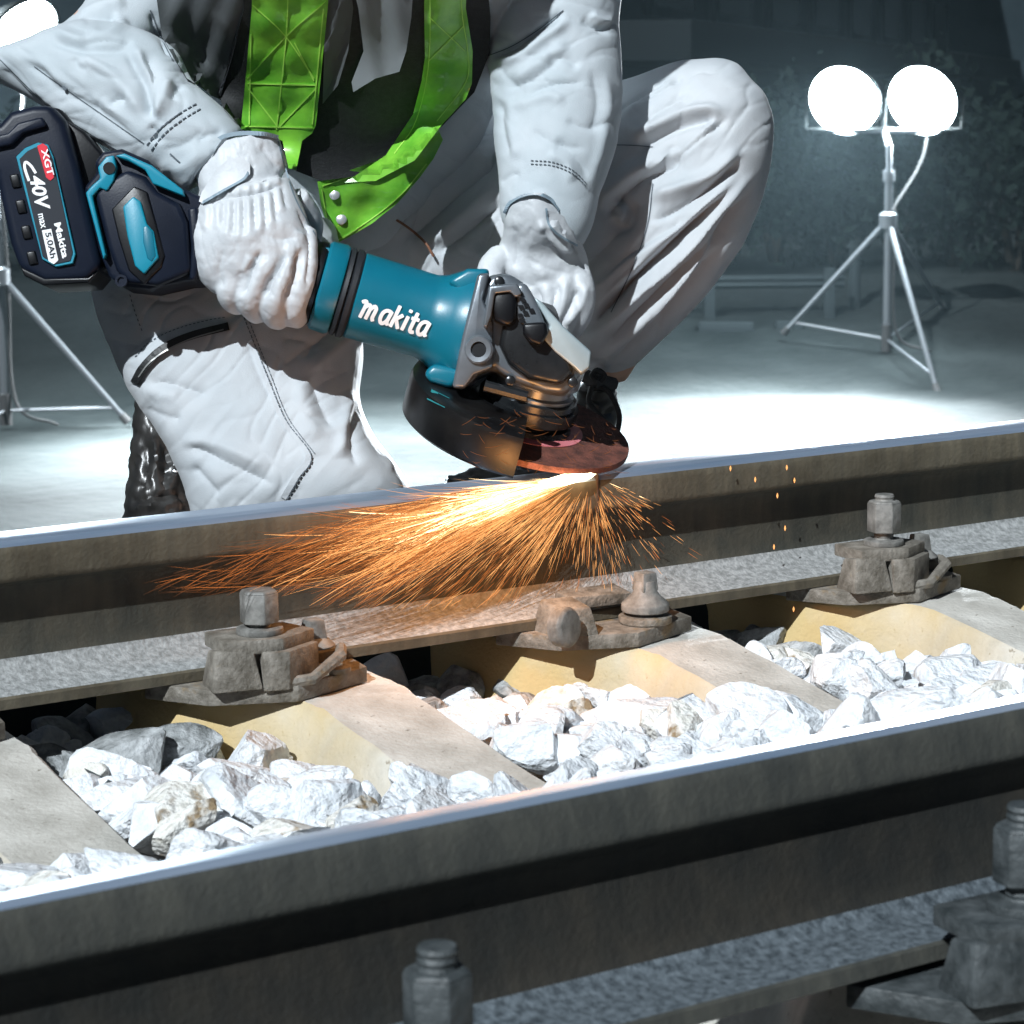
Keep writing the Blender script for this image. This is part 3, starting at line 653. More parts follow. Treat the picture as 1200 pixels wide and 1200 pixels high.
# rail fastenings
def hexprism(mb, c, r, z0, z1, rot=.3, mi=0):
    q = [(c[0]+r*math.cos(rot+k*math.pi/3), c[1]+r*math.sin(rot+k*math.pi/3)) for k in range(6)]
    q2 = [(c[0]+r*.86*math.cos(rot+k*math.pi/3), c[1]+r*.86*math.sin(rot+k*math.pi/3)) for k in range(6)]
    mb.prism([(*p, z0) for p in q], [(*p, z1-.003) for p in q]); mb.prism([(*p, z1-.003) for p in q], [(*p, z1) for p in q2])
def fastening(name, x0, yc, zb, label, kind='full', m=None, m2=None, tall=1.0):
    """x0 = sleeper's top left edge; yc = world y of the bolt; zb = top of the sleeper"""
    m = m or M['fast']; m2 = m2 or M['fast_grey']; dy = yc-1.07
    r = empty(name, (x0, yc, zb), label, 'rail fastening', 'fastenings that clamp the rails to the sleepers')
    Y = lambda y: y+dy
    z = zb
    # base plate, outline in plan
    pl = [(-.112, 1.128), (-.075, 1.062), (.003, 1.028), (.100, 1.062), (.112, 1.128)]
    mb = MB(); mb.prism([(x0+a, Y(b), z+.001) for a, b in pl], [(x0+a, Y(b), z+.017) for a, b in pl]); mb.build('base_plate', m, r, bevel=.0014)
    if kind == 'full':
        # shoulder block on the left
        mb = MB(); mb.prism([(x0-.078, Y(1.048), z+.016), (x0-.030, Y(1.036), z+.016), (x0-.022, Y(1.075), z+.016), (x0-.070, Y(1.09), z+.016)],
                            [(x0-.072, Y(1.054), z+.056), (x0-.036, Y(1.044), z+.056), (x0-.030, Y(1.072), z+.052), (x0-.066, Y(1.082), z+.052)]); mb.build('shoulder', m, r, bevel=.0028)
        # clip: a bridge with a top bar, a front leg and a toe resting on the rail foot
        mb = MB(); C_ = [(x0-.064, 1.052), (x0-.008, 1.036), (x0+.040, 1.060), (x0+.030, 1.105), (x0-.055, 1.110)]
        mb.prism([(a, Y(b), z+.050) for a, b in C_], [(a, Y(b), z+.064) for a, b in C_]); mb.build('clip', m, r, bevel=.0018)
        mb = MB(); C_ = [(x0-.030, 1.036), (x0-.006, 1.028), (x0+.040, 1.052), (x0+.030, 1.080), (x0-.020, 1.072)]
        mb.prism([(a, Y(b), z+.014) for a, b in C_], [(a, Y(b), z+.052) for a, b in C_]); mb.build('clip_leg', m, r, bevel=.0018)
        mb = MB(); mb.tube([(x0-.018+(.0), Y(1.040), z+.018), (x0+.020, Y(1.030), z+.021), (x0+.062, Y(1.048), z+.036), (x0+.078, Y(1.075), z+.036)], [.006, .006, .0065, .006], 8); mb.build('spring_leaf', m, r)
        # bolt, washer, nut
        b = (x0-.015, Y(1.070))
        mb = MB(); mb.lathe((*b, z+.064), (0, 0, 1), [(0, .021), (.0, .023), (.006, .023), (.007, .019)], 24); mb.build('washer', m2, r, bevel=.001)
        zn = z+.064+.010*tall
        n_ = MB(); n_.lathe((*b, z+.060), (0, 0, 1), [(h*.0025, .0105 if h % 2 else .0115) for h in range(int(5+17*tall))], 16); bolt = n_.build('bolt', m2, r)
        n_ = MB(); hexprism(n_, b, .0195, zn+.003, zn+.003+.034*(.75+.25*tall)); n_.build('nut', m2, r, bevel=.0012)
        # rail screw on the right
        b = (x0+.050, Y(1.080))
        mb = MB(); mb.lathe((*b, z+.040), (0, 0, 1), [(0, .020), (.002, .022), (.007, .016), (.010, .0125)], 20)
        q = lambda r_, h: [(b[0]+r_*i, b[1]+r_*j, z+h) for i, j in ((-1, -1), (1, -1), (1, 1), (-1, 1))]
        mb.prism(q(.0105, .048), q(.0082, .068)); mb.build('rail_screw', M['fast_grey'] if m is M['fast'] else m, r, bevel=.0015)
        mb = MB(); mb.lathe((x0+.062, Y(1.062), z+.017), (0, 0, 1), [(0, .017), (.005, .017), (.006, .008)], 18); mb.build('spacer', m, r)
    else:
        b = (x0-.052, Y(1.075))
        mb = MB(); mb.lathe((x0-.085, Y(1.052), z+.030), (.35, -.93, .1), [(0, .020), (.014, .0215), (.018, .018)], 22); mb.build('round_boss', m2, r, bevel=.0015)
        mb = MB(); mb.prism([(x0-.082, Y(1.06), z+.016), (x0-.035, Y(1.045), z+.016), (x0-.028, Y(1.10), z+.016), (x0-.080, Y(1.11), z+.016)],
                            [(x0-.072, Y(1.064), z+.044), (x0-.040, Y(1.054), z+.046), (x0-.034, Y(1.098), z+.050), (x0-.070, Y(1.105), z+.050)]); mb.build('shoulder', m, r, bevel=.0028)
        mb = MB(); mb.prism([(x0-.034, Y(1.098), z+.034), (x0+.040, Y(1.090), z+.034), (x0+.045, Y(1.13), z+.036), (x0-.034, Y(1.13), z+.036)],
                            [(x0-.034, Y(1.098), z+.048), (x0+.040, Y(1.090), z+.046), (x0+.045, Y(1.13), z+.050), (x0-.034, Y(1.13), z+.050)]); mb.build('clip', m, r, bevel=.0018)
        b = (x0+.040, Y(1.066))
        mb = MB(); mb.lathe((*b, z+.017), (0, 0, 1), [(0, .027), (.001, .029), (.008, .029), (.009, .022)], 24); mb.build('washer', m, r, bevel=.001)
        mb = MB(); mb.lathe((*b, z+.029), (0, 0, 1), [(0, .022), (.001, .026), (.009, .026), (.018, .016), (.022, .013), (.034, .0115)], 24)
        q = lambda r_, h: [(b[0]+r_*i, b[1]+r_*j, z+h) for i, j in ((-1, -1), (1, -1), (1, 1), (-1, 1))]
        mb.prism(q(.0105, .052), q(.0088, .072)); mb.build('rail_screw', m2, r, bevel=.0015)
        mb = MB(); mb.lathe((*b, z+.0265), (0, 0, 1), [(0, .021), (.0025, .021)], 20); mb.build('seal', M['rubber'], r)
    return r
fastening('rail_fastening', X0[1]-.012, 1.07, -.018, 'rusty rail fastening on the left with sparks over its nut', tall=.8)
fastening('rail_fastening', X0[2]-.006, 1.07, -.018, 'low rail fastening with a square headed screw and no nut, below the grinder', kind='low')
fastening('rail_fastening', X0[3]+.004, 1.07, -.018, 'rail fastening with a tall clean nut on the right', tall=1.25)
fastening('rail_fastening', .757, 1.07, -.018, 'rail fastening at the left edge half out of the picture', tall=1)
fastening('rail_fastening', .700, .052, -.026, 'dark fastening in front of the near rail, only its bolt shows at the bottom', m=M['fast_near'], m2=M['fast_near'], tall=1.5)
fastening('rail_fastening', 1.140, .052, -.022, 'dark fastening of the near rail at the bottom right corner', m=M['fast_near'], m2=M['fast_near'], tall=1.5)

# ballast: bed sheet and single stones
xs = np.arange(-.2, 4.01, .03); ys = np.arange(-.5, 1.23, .03)
V = np.array([(x, y, 0) for x in xs for y in ys]); V[:, 2] = -.135+fbm(V*np.array([22, 22, 1]), 3)*.016
F = [(i*len(ys)+j, (i+1)*len(ys)+j, (i+1)*len(ys)+j+1, i*len(ys)+j+1) for i in range(len(xs)-1) for j in range(len(ys)-1)]
tag(make('ballast_bed', V, F, M['bed'], smooth='keep'), 'fine grey gravel filling the gaps below the white stones', 'gravel', kind='stuff')
stones = []
for k in range(14):
    r_ = np.random.default_rng(100+k); bm = bmesh.new(); bmesh.ops.create_icosphere(bm, subdivisions=4, radius=1)
    Vv = np.array([tuple(v.co) for v in bm.verts])
    pl = r_.normal(size=(12, 3)); pl /= np.linalg.norm(pl, axis=1)[:, None]; h = r_.uniform(.42, .80, 12)
    for n_, hh in zip(pl, h):
        e = Vv@n_-hh; Vv = Vv-np.clip(e, 0, None)[:, None]*n_*.97
    Vv = Vv*np.array([1.15, .92, .80])*r_.uniform(.9, 1.1, 3)
    Vv *= 1.12; Vv += Vv*(fbm(Vv*2.4+k*7, 3)*.03)[:, None]+Vv*(fbm(Vv*9+k*3, 2)*.012)[:, None]
    for v, c in zip(bm.verts, Vv): v.co = c
    me = bpy.data.meshes.new('ballast_stone'); bm.to_mesh(me); bm.free()
    me.materials.append(M['stone'] if k < 9 else (M['stone_b'] if k < 11 else M['stone_c']))
    me.polygons.foreach_set('use_smooth', [True]*len(me.polygons))
    try: me.set_sharp_from_angle(angle=math.radians(24))
    except Exception: pass
    stones.append(me)
def sleeper_near(x, y):
    for x0 in X0:
        if x0-.055 < x < x0+.135 and True: return x0
    return None
cand = []
gx = .35
while gx < 3.3:
    gy = .42
    while gy < 1.30:
        x = gx+rng.uniform(-.022, .022); y = gy+rng.uniform(-.022, .022); cand.append((x, y)); gy += .047
    gx += .045
def top_h(x, y):   # how high the stones lie
    h = -.068+.034*np.clip((1.0-y)/.4, -1, 1)*(1 if y < 1.0 else .4)
    return h
placed = []
for (x, y) in cand:
    s0 = sleeper_near(x, y); z = top_h(x, y)+rng.uniform(-.010, .012)
    if y > 1.08: z -= .012
    if s0 is not None:
        rel = x-s0
        if y > .77-.10*rel/.1+rng.uniform(-.03, .03): continue
        if rel > -.02 and rel < .11 and y > .70 and rng.random() < .9: continue
        z = max(z, -.055+.012*rng.random())
    # skip outside the frame or hidden behind the near rail
    q = PX(np.array([[x, y, z]])); px, py = q[0][0], q[1][0]
    if px < -60 or px > 1270: continue
    if py > 1045-.19*px+60: continue
    placed.append((x, y, z))
for k, (x, y, z) in enumerate(placed):
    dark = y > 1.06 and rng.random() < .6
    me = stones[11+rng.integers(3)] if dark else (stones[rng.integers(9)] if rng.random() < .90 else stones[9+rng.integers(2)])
    o = bpy.data.objects.new('ballast_stone', me); COL.objects.link(o)
    s = rng.uniform(.021, .040)*(1.2 if rng.random() < .3 else 1); o.location = (x, y, z); o.scale = (s, s, s*.92); o.rotation_euler = tuple(rng.uniform(-.6, .6, 2))+(rng.uniform(0, 6.28),)
    if len(placed)-k > 290: pass
    if dark: tag(o, 'dark grey crushed stone lying in the shade under the back rail', 'stone', 'dark stones under the back rail')
    else: tag(o, 'white crushed stone among the ballast between the two rails', 'stone', 'white ballast stones between the rails')
print('STONES', len(placed))

# ================================================================== GRINDER
DG = 2.74          # distance of the tool's long axis
gr = empty('angle_grinder', P(560, 400, DG), 'teal and black cordless grinder cutting the back rail, held by two gloved hands', 'grinder')
A0 = P(366, 331, DG-.010); A1 = P(552, 386, DG+.012); AX = A1-A0; AL = np.linalg.norm(AX); AX /= AL
px_ = DG/FPX       # metres per picture pixel at the tool
def lth(name, prof, m, parent=gr, n=48, e=None, **kw):
    mb = MB(); mb.lathe(A0, AX, [(h*px_, r*px_) for h, r in prof], n); return mb.build(name, m, parent, **kw)
lth('motor_housing', [(51, 40), (51, 49), (53, 51), (100, 50.5), (138, 50), (150, 53), (164, 62), (176, 69), (186, 71.5), (192, 71.5), (194, 66)], M['teal'])
lth('rear_ring', [(8, 40), (8, 50), (11, 53), (28, 54), (32, 52), (33, 46)], M['teal'])
lth('rubber_ring', [(32, 40), (33, 49), (35, 52), (39, 53), (41, 49), (43, 53), (48, 53), (51, 50), (51.5, 42)], M['rubber'])
lth('tail_cap', [(-46, 30), (-40, 37), (-20, 43), (-6, 47), (0, 50), (6, 50), (8.5, 46)], M['black'])
mh = bpy.data.objects['motor_housing']
def wverts(o):
    n = len(o.data.vertices); C = np.empty(n*3); o.data.vertices.foreach_get('co', C); return C.reshape(-1, 3)+base_of(o)
def tree_of(*os_):
    V = []; F = []
    for o in os_:
        n = len(V); V += [tuple(v) for v in wverts(o)]; F += [tuple(i+n for i in p.vertices) for p in o.data.polygons]
    return BVHTree.FromPolygons(V, F)
T_m = tree_of(mh)
# screw lug on the tail
mb = MB(); c = P(384, 300, DG-.030); mb.lathe(c, -CF, [(-.02, .0085), (.006, .0085), (.007, .007)], 20); mb.build('screw_boss', M['teal'], gr)
mb = MB(); mb.lathe(c-CF*.0075, -CF, [(-.002, .0046), (.0004, .0046)], 16); mb.build('screw_hole', M['black'], gr)
stroke_word('lettering', 'Makita', (420, 371), (500, 395), 16.5, T_m, M['white'], mh, fallback=DG-.05)
# flat facets where the barrel flares (teal collar lug at the bottom)
slab('collar_lug', [(508, 428), (548, 436), (530, 457), (505, 449), (497, 440)], DG-.035, DG+.035, M['teal'], gr, .006)
slab('collar_lug', [(524, 333), (548, 318), (575, 318), (566, 345), (540, 345)], DG-.035, DG+.035, M['teal'], gr, .006)
# gear housing
gh = slab('gear_housing', [(573, 322), (594, 318), (612, 330), (624, 345), (650, 375), (688, 411), (692, 421), (683, 446), (664, 469), (640, 466), (600, 452), (577, 436), (558, 444), (547, 458), (528, 456), (540, 395), (556, 340)], DG-.052, DG+.052, M['metal'], gr, .012, 4, taper=.93)
slab('gear_cover', [(590, 352), (606, 352), (616, 378), (645, 396), (672, 424), (678, 440), (660, 458), (618, 450), (592, 430), (580, 405)], DG-.064, DG-.02, M['metal_dark'], gr, .012, 4, taper=.86)
slab('flange_plate', [(560, 322), (574, 321), (566, 352), (578, 380), (578, 432), (556, 440), (545, 456), (530, 455), (542, 395)], DG-.060, DG-.03, M['metal'], gr, .004)
slab('latch', [(577, 342), (600, 340), (606, 352), (604, 378), (594, 384), (580, 376), (574, 360)], DG-.075, DG-.045, M['black'], gr, .006)
slab('latch_frame', [(573, 336), (606, 333), (612, 346), (604, 350), (598, 343), (580, 345), (576, 372), (570, 386), (566, 382), (570, 356)], DG-.080, DG-.05, M['metal'], gr, .003)
v = slab('air_outlet', [(604, 334), (616, 333), (626, 350), (634, 368), (640, 384), (622, 386), (607, 378), (606, 352)], DG-.072, DG-.03, M['metal'], gr, .005)
for i, (x, y) in enumerate([(610, 344), (613, 352), (611, 360), (617, 358), (610, 370), (616, 367), (623, 364), (612, 376)]):
    mb = MB(); c = P(x, y, DG-.0735); mb.prism([c+CR*a*.0028+CD*b*.0023+CR*b*.001 for a, b in ((-1, -1), (1, -1), (1, 1), (-1, 1))], [c-CF*.001+CR*a*.0028+CD*b*.0023+CR*b*.001 for a, b in ((-1, -1), (1, -1), (1, 1), (-1, 1))]); mb.build('slot', M['black'], v)
slab('button', [(612, 380), (640, 378), (642, 392), (634, 406), (622, 402), (613, 392)], DG-.082, DG-.05, M['black'], gr, .004)
slab('top_rib', [(624, 350), (634, 356), (660, 385), (692, 414), (690, 432), (680, 440), (672, 432), (650, 414), (636, 398), (644, 384)], DG-.068, DG-.01, M['metal_light'], gr, .005)
mb = MB(); c = P(562, 410, DG-.058); mb.lathe(c, -CF*.97-CR*.15, [(-.01, .0155), (.006, .0155), (.008, .0135), (.0075, .0085), (.001, .008)], 32); mb.build('handle_socket', M['metal'], gr)
mb = MB(); mb.lathe(c-CF*.004, -CF*.97-CR*.15, [(-.003, .0082), (.0005, .0082)], 24); mb.build('socket_hole', M['black'], gr)
for x, y in ((671, 448), (598, 446), (585, 330)):
    mb = MB(); c = P(x, y, DG-.050); mb.lathe(c, -CF, [(-.006, .0055), (.004, .0055), (.005, .004)], 14); mb.build('screw', M['metal_dark'], gr)
# spindle neck, guard, disc
NA = -.36; ND = .915*(.27*CR-.96*CD)+NA*CF; ND /= np.linalg.norm(ND)       # axis of the disc, pointing up to the gear housing
DC = P(612, 497, 2.775)
E1 = CR-ND*(CR@ND); E1 /= np.linalg.norm(E1); E2 = np.cross(ND, E1)
if E2@CD < 0: E2 = -E2
def dl(name, prof, m, parent=gr, a0=0, a1=2*math.pi, n=64, **kw):
    mb = MB(); mb.lathe(DC, ND, prof, n, a0=a0, a1=a1, e1=E1); return mb.build(name, m, parent, **kw)
dl('spindle_neck', [(.012, .030), (.020, .034), (.024, .046), (.045, .047), (.047, .043), (.055, .043), (.058, .050), (.085, .050)], M['metal'])
dl('clamp_ring', [(.026, .0475), (.027, .052), (.040, .052), (.041, .0475)], M['metal_dark'])
R_ = .1215
disc = dl('grinding_disc', [(-.0035, .008), (-.0035, R_), (.0, R_+.0005), (.0035, R_), (.0035, .008)], M['disc'], n=128)
dl('disc_label', [(.0036, .030), (.0044, .030), (.0044, .068), (.0036, .068)], M['disc_label'], parent=disc)
dl('flange_nut', [(.0036, .012), (.0036, .022), (.013, .022), (.013, .012)], M['metal_dark'], parent=disc)
dl('inner_flange', [(.0046, .020), (.0046, .054), (.010, .052), (.013, .034), (.013, .02)], M['black'])
# guard: a bowl open towards the right; angles measured in the disc's plane (E1 = right)
sgn = 1 if np.cross(ND, E1)@E2 > 0 else -1
ga0, ga1 = (math.radians(93), math.radians(285)) if sgn > 0 else (math.radians(75), math.radians(267))
RG = R_+.012
mb = MB()
pr = [(.012, .040), (.022, .044), (.024, .060), (.034, .070), (.036, RG-.010), (.031, RG-.002), (.024, RG), (-.012, RG), (-.0165, RG-.006), (-.0165, RG-.010), (-.0140, RG-.010), (-.010, RG-.0035), (.022, RG-.0035), (.028, RG-.006), (.032, RG-.014), (.030, .071), (.020, .063), (.018, .046), (.009, .040)]
mb.lathe(DC, ND, pr+[pr[0]], 72, a0=ga0, a1=ga1, e1=E1)
k = 73; n_ = len(pr); mb.F += [tuple(i*k for i in range(n_)), tuple(i*k+72 for i in range(n_))[::-1]]; mb.m += [0, 0]
gd = mb.build('guard', M['guard'], gr, bevel=0)
T_g = tree_of(gd)
strip('warning_label', [(503, 462), (524, 472)], 13, T_g, M['label_teal'], gd, off=.0012, fallback=2.7)
mb = MB(); mb.lathe(DC+ND*.020, ND, [(-.002, .049), (.012, .049), (.012, .056), (-.002, .056), (-.002, .049)], 48, e1=E1); mb.build('guard_band', M['metal_dark'], gr)
mb = MB(); c = P(590, 452, 2.66); mb.tube([c-CR*.02, c+CR*.025+CD*.012], [.006, .006], 8); mb.build('guard_lever', M['metal_dark'], gr)
# side handle reaching back from the gear housing into the far hand
mb = MB(); h0 = P(628, 385, DG+.04); h1 = P(652, 352, DG+.20); mb.tube([h0, h0+(h1-h0)*.12, h0+(h1-h0)*.14, h0+(h1-h0)*.3, h0+(h1-h0)*.7, h1], [.012, .012, .022, .017, .018, .015], 20); mb.build('side_handle', M['rubber'], gr)
# grip bar under the near hand
mb = MB(); mb.tube([P(205, 268, DG-.012), P(250, 292, DG-.012), P(320, 318, DG-.01), P(372, 334, DG-.01)], [.033, .024, .021, .035], 28); mb.build('grip', M['rubber'], gr)
# battery housing
hs = slab('battery_mount', [(106, 226), (122, 208), (118, 197), (128, 185), (150, 181), (180, 194), (214, 224), (246, 238), (252, 290), (240, 333), (222, 334), (182, 343), (150, 340), (135, 328), (124, 300)], DG-.048, DG+.045, M['navy'], gr, .008, 4)
hf = slab('mount_cover', [(112, 228), (128, 214), (150, 200), (172, 208), (186, 226), (212, 240), (222, 262), (226, 320), (186, 336), (152, 332), (138, 318), (128, 290)], DG-.058, DG-.035, M['navy'], gr, .006, 3)
slab('trim', [(103, 228), (110, 220), (120, 211), (117, 198), (127, 186), (136, 184), (139, 198), (136, 214), (128, 226), (120, 222), (111, 232), (127, 300), (124, 306)], DG-.061, DG-.03, M['teal_bright'], gr, .002)
slab('trim', [(137, 185), (152, 190), (172, 201), (181, 217), (218, 232), (216, 224), (180, 196), (148, 182)], DG-.061, DG-.03, M['teal_bright'], gr, .002)
mb = MB(); c = P(128, 197, DG-.0615); mb.lathe(c, -CF, [(-.001, .0065), (.0008, .0065)], 18); mb.build('screw_hole', M['black'], gr)
mb = MB(); c = P(142, 329, DG-.059); mb.lathe(c, -CF, [(-.004, .0066), (.0012, .0066), (.0012, .004), (-.001, .004)], 18); mb.build('screw_boss', M['navy'], gr)
slab('recess', [(132, 246), (158, 219), (174, 226), (184, 262), (194, 300), (190, 314), (170, 334), (152, 318), (140, 280)], DG-.0605, DG-.045, M['black'], gr, .002)
cp = slab('colour_plate', [(145, 243), (157, 231), (166, 237), (173, 263), (181, 272), (187, 303), (170, 322), (159, 312), (150, 276)], DG-.064, DG-.05, M['teal_bright'], gr, .002)
slab('badge', [(168, 266), (173, 265), (179, 272), (183, 300), (178, 307), (173, 303), (168, 284)], DG-.0648, DG-.06, M['teal'], cp, .001)
slab('housing_rib', [(222, 246), (234, 244), (240, 290), (232, 330), (224, 330), (226, 290)], DG-.056, DG-.02, M['navy'], gr, .004)
# battery: a thing of its own that slides on the mount; it moves with the grinder, so it is its part
bt = slab('battery', [(-34, 164), (10, 153), (22, 139), (48, 132), (70, 131), (86, 150), (101, 200), (128, 318), (112, 333), (62, 335), (33, 320), (22, 290), (6, 214), (-34, 206)], DG-.052, DG+.050, M['navy'], gr, .009, 4)
slab('battery_side', [(70, 140), (84, 156), (100, 204), (127, 314), (112, 328), (98, 326), (92, 300), (66, 180)], DG-.046, DG+.04, M['black'], bt, .004)
slab('battery_step', [(-34, 168), (12, 158), (24, 146), (52, 139), (58, 150), (30, 158), (16, 172), (-34, 182)], DG-.059, DG-.03, M['navy'], bt, .003)
for i in range(4):
    y = 196+i*30; x = 10+i*6.5
    slab('battery_groove', [(x+2, y+10), (x+13, y+8), (x+17, y+24), (x+6, y+26)], DG-.0545, DG-.04, M['black'], bt, .002)
slab('battery_foot', [(34, 318), (62, 331), (112, 330), (124, 322), (112, 336), (60, 339), (38, 328)], DG-.050, DG+.045, M['black'], bt, .003)
slab('mount_body', [(84, 146), (106, 160), (126, 184), (130, 200), (112, 230), (132, 320), (108, 322), (92, 250)], DG-.030, DG+.04, M['black'], gr, .004)
slab('battery_button', [(44, 136), (54, 128), (76, 131), (98, 158), (118, 186), (120, 200), (100, 196), (80, 150)], DG-.012, DG+.04, M['black'], gr, .005)
lbp = [(19.5, 184), (30, 174), (45, 167.5), (57, 170), (63, 184), (89, 298), (86, 309), (66, 313), (50, 304)]
lf = slab('label', lbp, DG-.0560, DG-.050, M['teal_bright'], bt, .0006, 1)
cx_, cy_ = 53, 242
lbi = [(cx_+(x-cx_)*(.90 if True else 1), cy_+(y-cy_)*.955) for x, y in lbp]
lpl = slab('label_face', lbi, DG-.0568, DG-.0555, M['label_dark'], lf, .0003, 1)
T_l = tree_of(lpl)
slab('red_patch', [(43.5, 171), (50, 168), (55, 171), (63.5, 208), (59, 212), (54, 208)], DG-.0576, DG-.0567, M['red'], lf, .0003, 1)
T_r = tree_of(bpy.data.objects['red_patch'])
lettering('lettering', 'XGT', (48.2, 175.5), (56.3, 206.5), 7.5, T_r, M['white'], lf, bold=.02, off=.0004, fallback=DG-.06)
lettering('lettering', '40V', (34.5, 207), (43.5, 248), 15.5, T_l, M['white'], lf, bold=.03, shear=.2, off=.0006, fallback=DG-.06)
lettering('lettering', 'max', (44.5, 251), (48.3, 268), 8, T_l, M['white'], lf, bold=.02, off=.0006, fallback=DG-.06)
lettering('lettering', 'Makita', (63.5, 262), (73.5, 303), 7.5, T_l, M['white'], lf, bold=.03, off=.0006, fallback=DG-.06)
slab('grey_patch', [(49, 270), (60, 268), (68.5, 305), (63, 310), (57, 306)], DG-.0576, DG-.0567, M['white'], lf, .0003, 1)
T_w = tree_of(bpy.data.objects['grey_patch'])
lettering('lettering', '5.0Ah', (53, 273), (59.5, 303), 6.5, T_w, M['label_dark'], lf, bold=.02, off=.0004, fallback=DG-.06)
mb = MB()
for i in range(9):
    t = i/8; a = (27+4*math.sin(t*3), 196+t*17); 
swl = catmull([(43, 205), (34, 191), (28, 192), (30, 207), (37, 222), (31, 206)], 5)
strip('swoosh', [(42, 203), (36, 194), (30, 190), (29, 197), (34, 212)], 3.2, T_l, M['white'], lf, off=.0007, thick=.0003, fallback=DG-.06)

# ================================================================== PERSON
pe = empty('person', on_ground(450, 3.1), 'worker in pale work clothes and green striped vest crouching behind the rail', 'person')
# --- the body inside the clothes: head, neck, trunk, arms and legs as one surface
def ball(c, rx, ry, rz_, n=20):
    V = []; F = []
    for i in range(n+1):
        th = math.pi*i/n
        for j in range(n*2):
            a = math.pi*j/n; V.append(c+CR*rx*math.sin(th)*math.cos(a)-CF*ry*math.sin(th)*math.sin(a)-CD*rz_*math.cos(th))
    m_ = n*2
    for i in range(n):
        for j in range(m_): F.append((i*m_+j, i*m_+(j+1) % m_, (i+1)*m_+(j+1) % m_, (i+1)*m_+j))
    return V, F
def tb(pts, rad, n=16):
    mb = MB(); mb.tube(pts, rad, n); return mb.V, mb.F
HC = P(450, -320, 2.62)
body = [ball(HC, .078, .095, .115), ball(HC+CD*.05-CF*.02, .058, .075, .075), tb([HC+CD*.08+CF*.02, P(430, -160, 2.78)], [.055, .062]),
        tb([P(430, -190, 2.80), P(410, -60, 2.90), P(400, 120, 3.05), P(400, 280, 3.20)], [.07, .085, .08, .08]),
        tb([P(400, -130, 2.86), P(250, -90, 2.90), P(72, 72, 2.81), P(200, 155, 2.765), P(262, 200, 2.735)], [.05, .045, .030, .030, .025]),
        tb([P(430, -130, 2.88), P(630, -90, 2.92), P(652, 60, 2.90), P(640, 230, 2.90), P(640, 275, 2.90)], [.06, .055, .042, .034, .027]),
        tb([P(400, 280, 3.15), P(320, 330, 3.05), P(330, 560, 2.90), P(335, 640, 2.88)], [.09, .08, .06, .05]),
        tb([P(335, 640, 2.88), P(270, 640, 3.05), P(200, 600, 3.15)], [.05, .045, .035]),
        tb([P(400, 280, 3.22), P(560, 250, 3.18), P(700, 200, 3.10), P(840, 150, 3.03)], [.07, .06, .055, .05]),
        tb([P(840, 150, 3.02), P(780, 290, 3.03), P(705, 440, 3.06)], [.055, .045, .03])]
M['skin'] = mat('skin', (.50, .30, .21), .5, c2=(.55, .34, .25), scale=30)
V, F = fuse(body, .008, 4); make('body', V, F, M['skin'], pe, smooth='keep')
# simple features of the head above the picture: nose, ears, hair, helmet
for nm, c, r3, mt in (('nose', HC-CF*.098+CD*.02, (.012, .018, .02), 'skin'), ('ear', HC+CR*.08+CD*.01, (.01, .02, .03), 'skin'), ('ear', HC-CR*.08+CD*.01, (.01, .02, .03), 'skin'),
                      ('hair', HC+CF*.015-CD*.01, (.083, .095, .112), 'vest_black')):
    V, F = ball(c, *r3, n=12); make(nm, V, F, M[mt], pe, smooth='keep')
mb = MB(); mb.lathe(HC-CD*.045+CF*.005, -CD, [(-.012, .150), (-.006, .150), (0, .118), (.03, .112), (.07, .088), (.095, .05), (.102, .0)], 40); mb.build('helmet', M['white'], pe)

# --- trousers
TL = [(118, 300, 392, 262, 2.99, .12), (114, 345, 405, 330, 2.93, .12), (128, 395, 424, 405, 2.90, .115), (158, 462, 419, 462, 2.88, .11), (200, 525, 434, 505, 2.86, .105), (224, 585, 474, 562, 2.85, .10), (232, 640, 484, 620, 2.86, .085), (250, 690, 470, 680, 2.88, .05)]
SH = [(240, 640, 470, 640, 2.90, .07), (205, 620, 330, 690, 3.00, .06), (165, 570, 250, 640, 3.12, .05)]
TR = [(392, 350, 452, 170, 3.20, .12), (480, 370, 560, 138, 3.16, .115), (585, 380, 650, 112, 3.11, .11), (690, 350, 735, 93, 3.05, .10), (776, 300, 800, 72, 3.04, .095), (842, 235, 862, 76, 3.03, .08), (885, 180, 890, 120, 3.03, .04)]
TS = [(800, 84, 868, 84, 3.03, .045), (772, 130, 899, 118, 3.02, .075), (752, 185, 905, 170, 3.015, .085), (722, 250, 884, 258, 3.01, .085), (680, 320, 836, 335, 3.02, .080), (662, 385, 768, 405, 3.04, .062), (682, 425, 730, 438, 3.055, .030), (688, 440, 716, 448, 3.06, .020)]
PV = [(240, 200, 560, 180, 3.14, .12), (225, 290, 540, 270, 3.16, .14), (240, 370, 500, 350, 3.16, .12)]
pieces = [limb(TL, 8, 40, 3.4), limb(TR, 8, 40), limb(TS, 8, 40), limb(PV, 6, 40), limb(SH, 6, 30)]
V, F = fuse(pieces, .0023, 12)
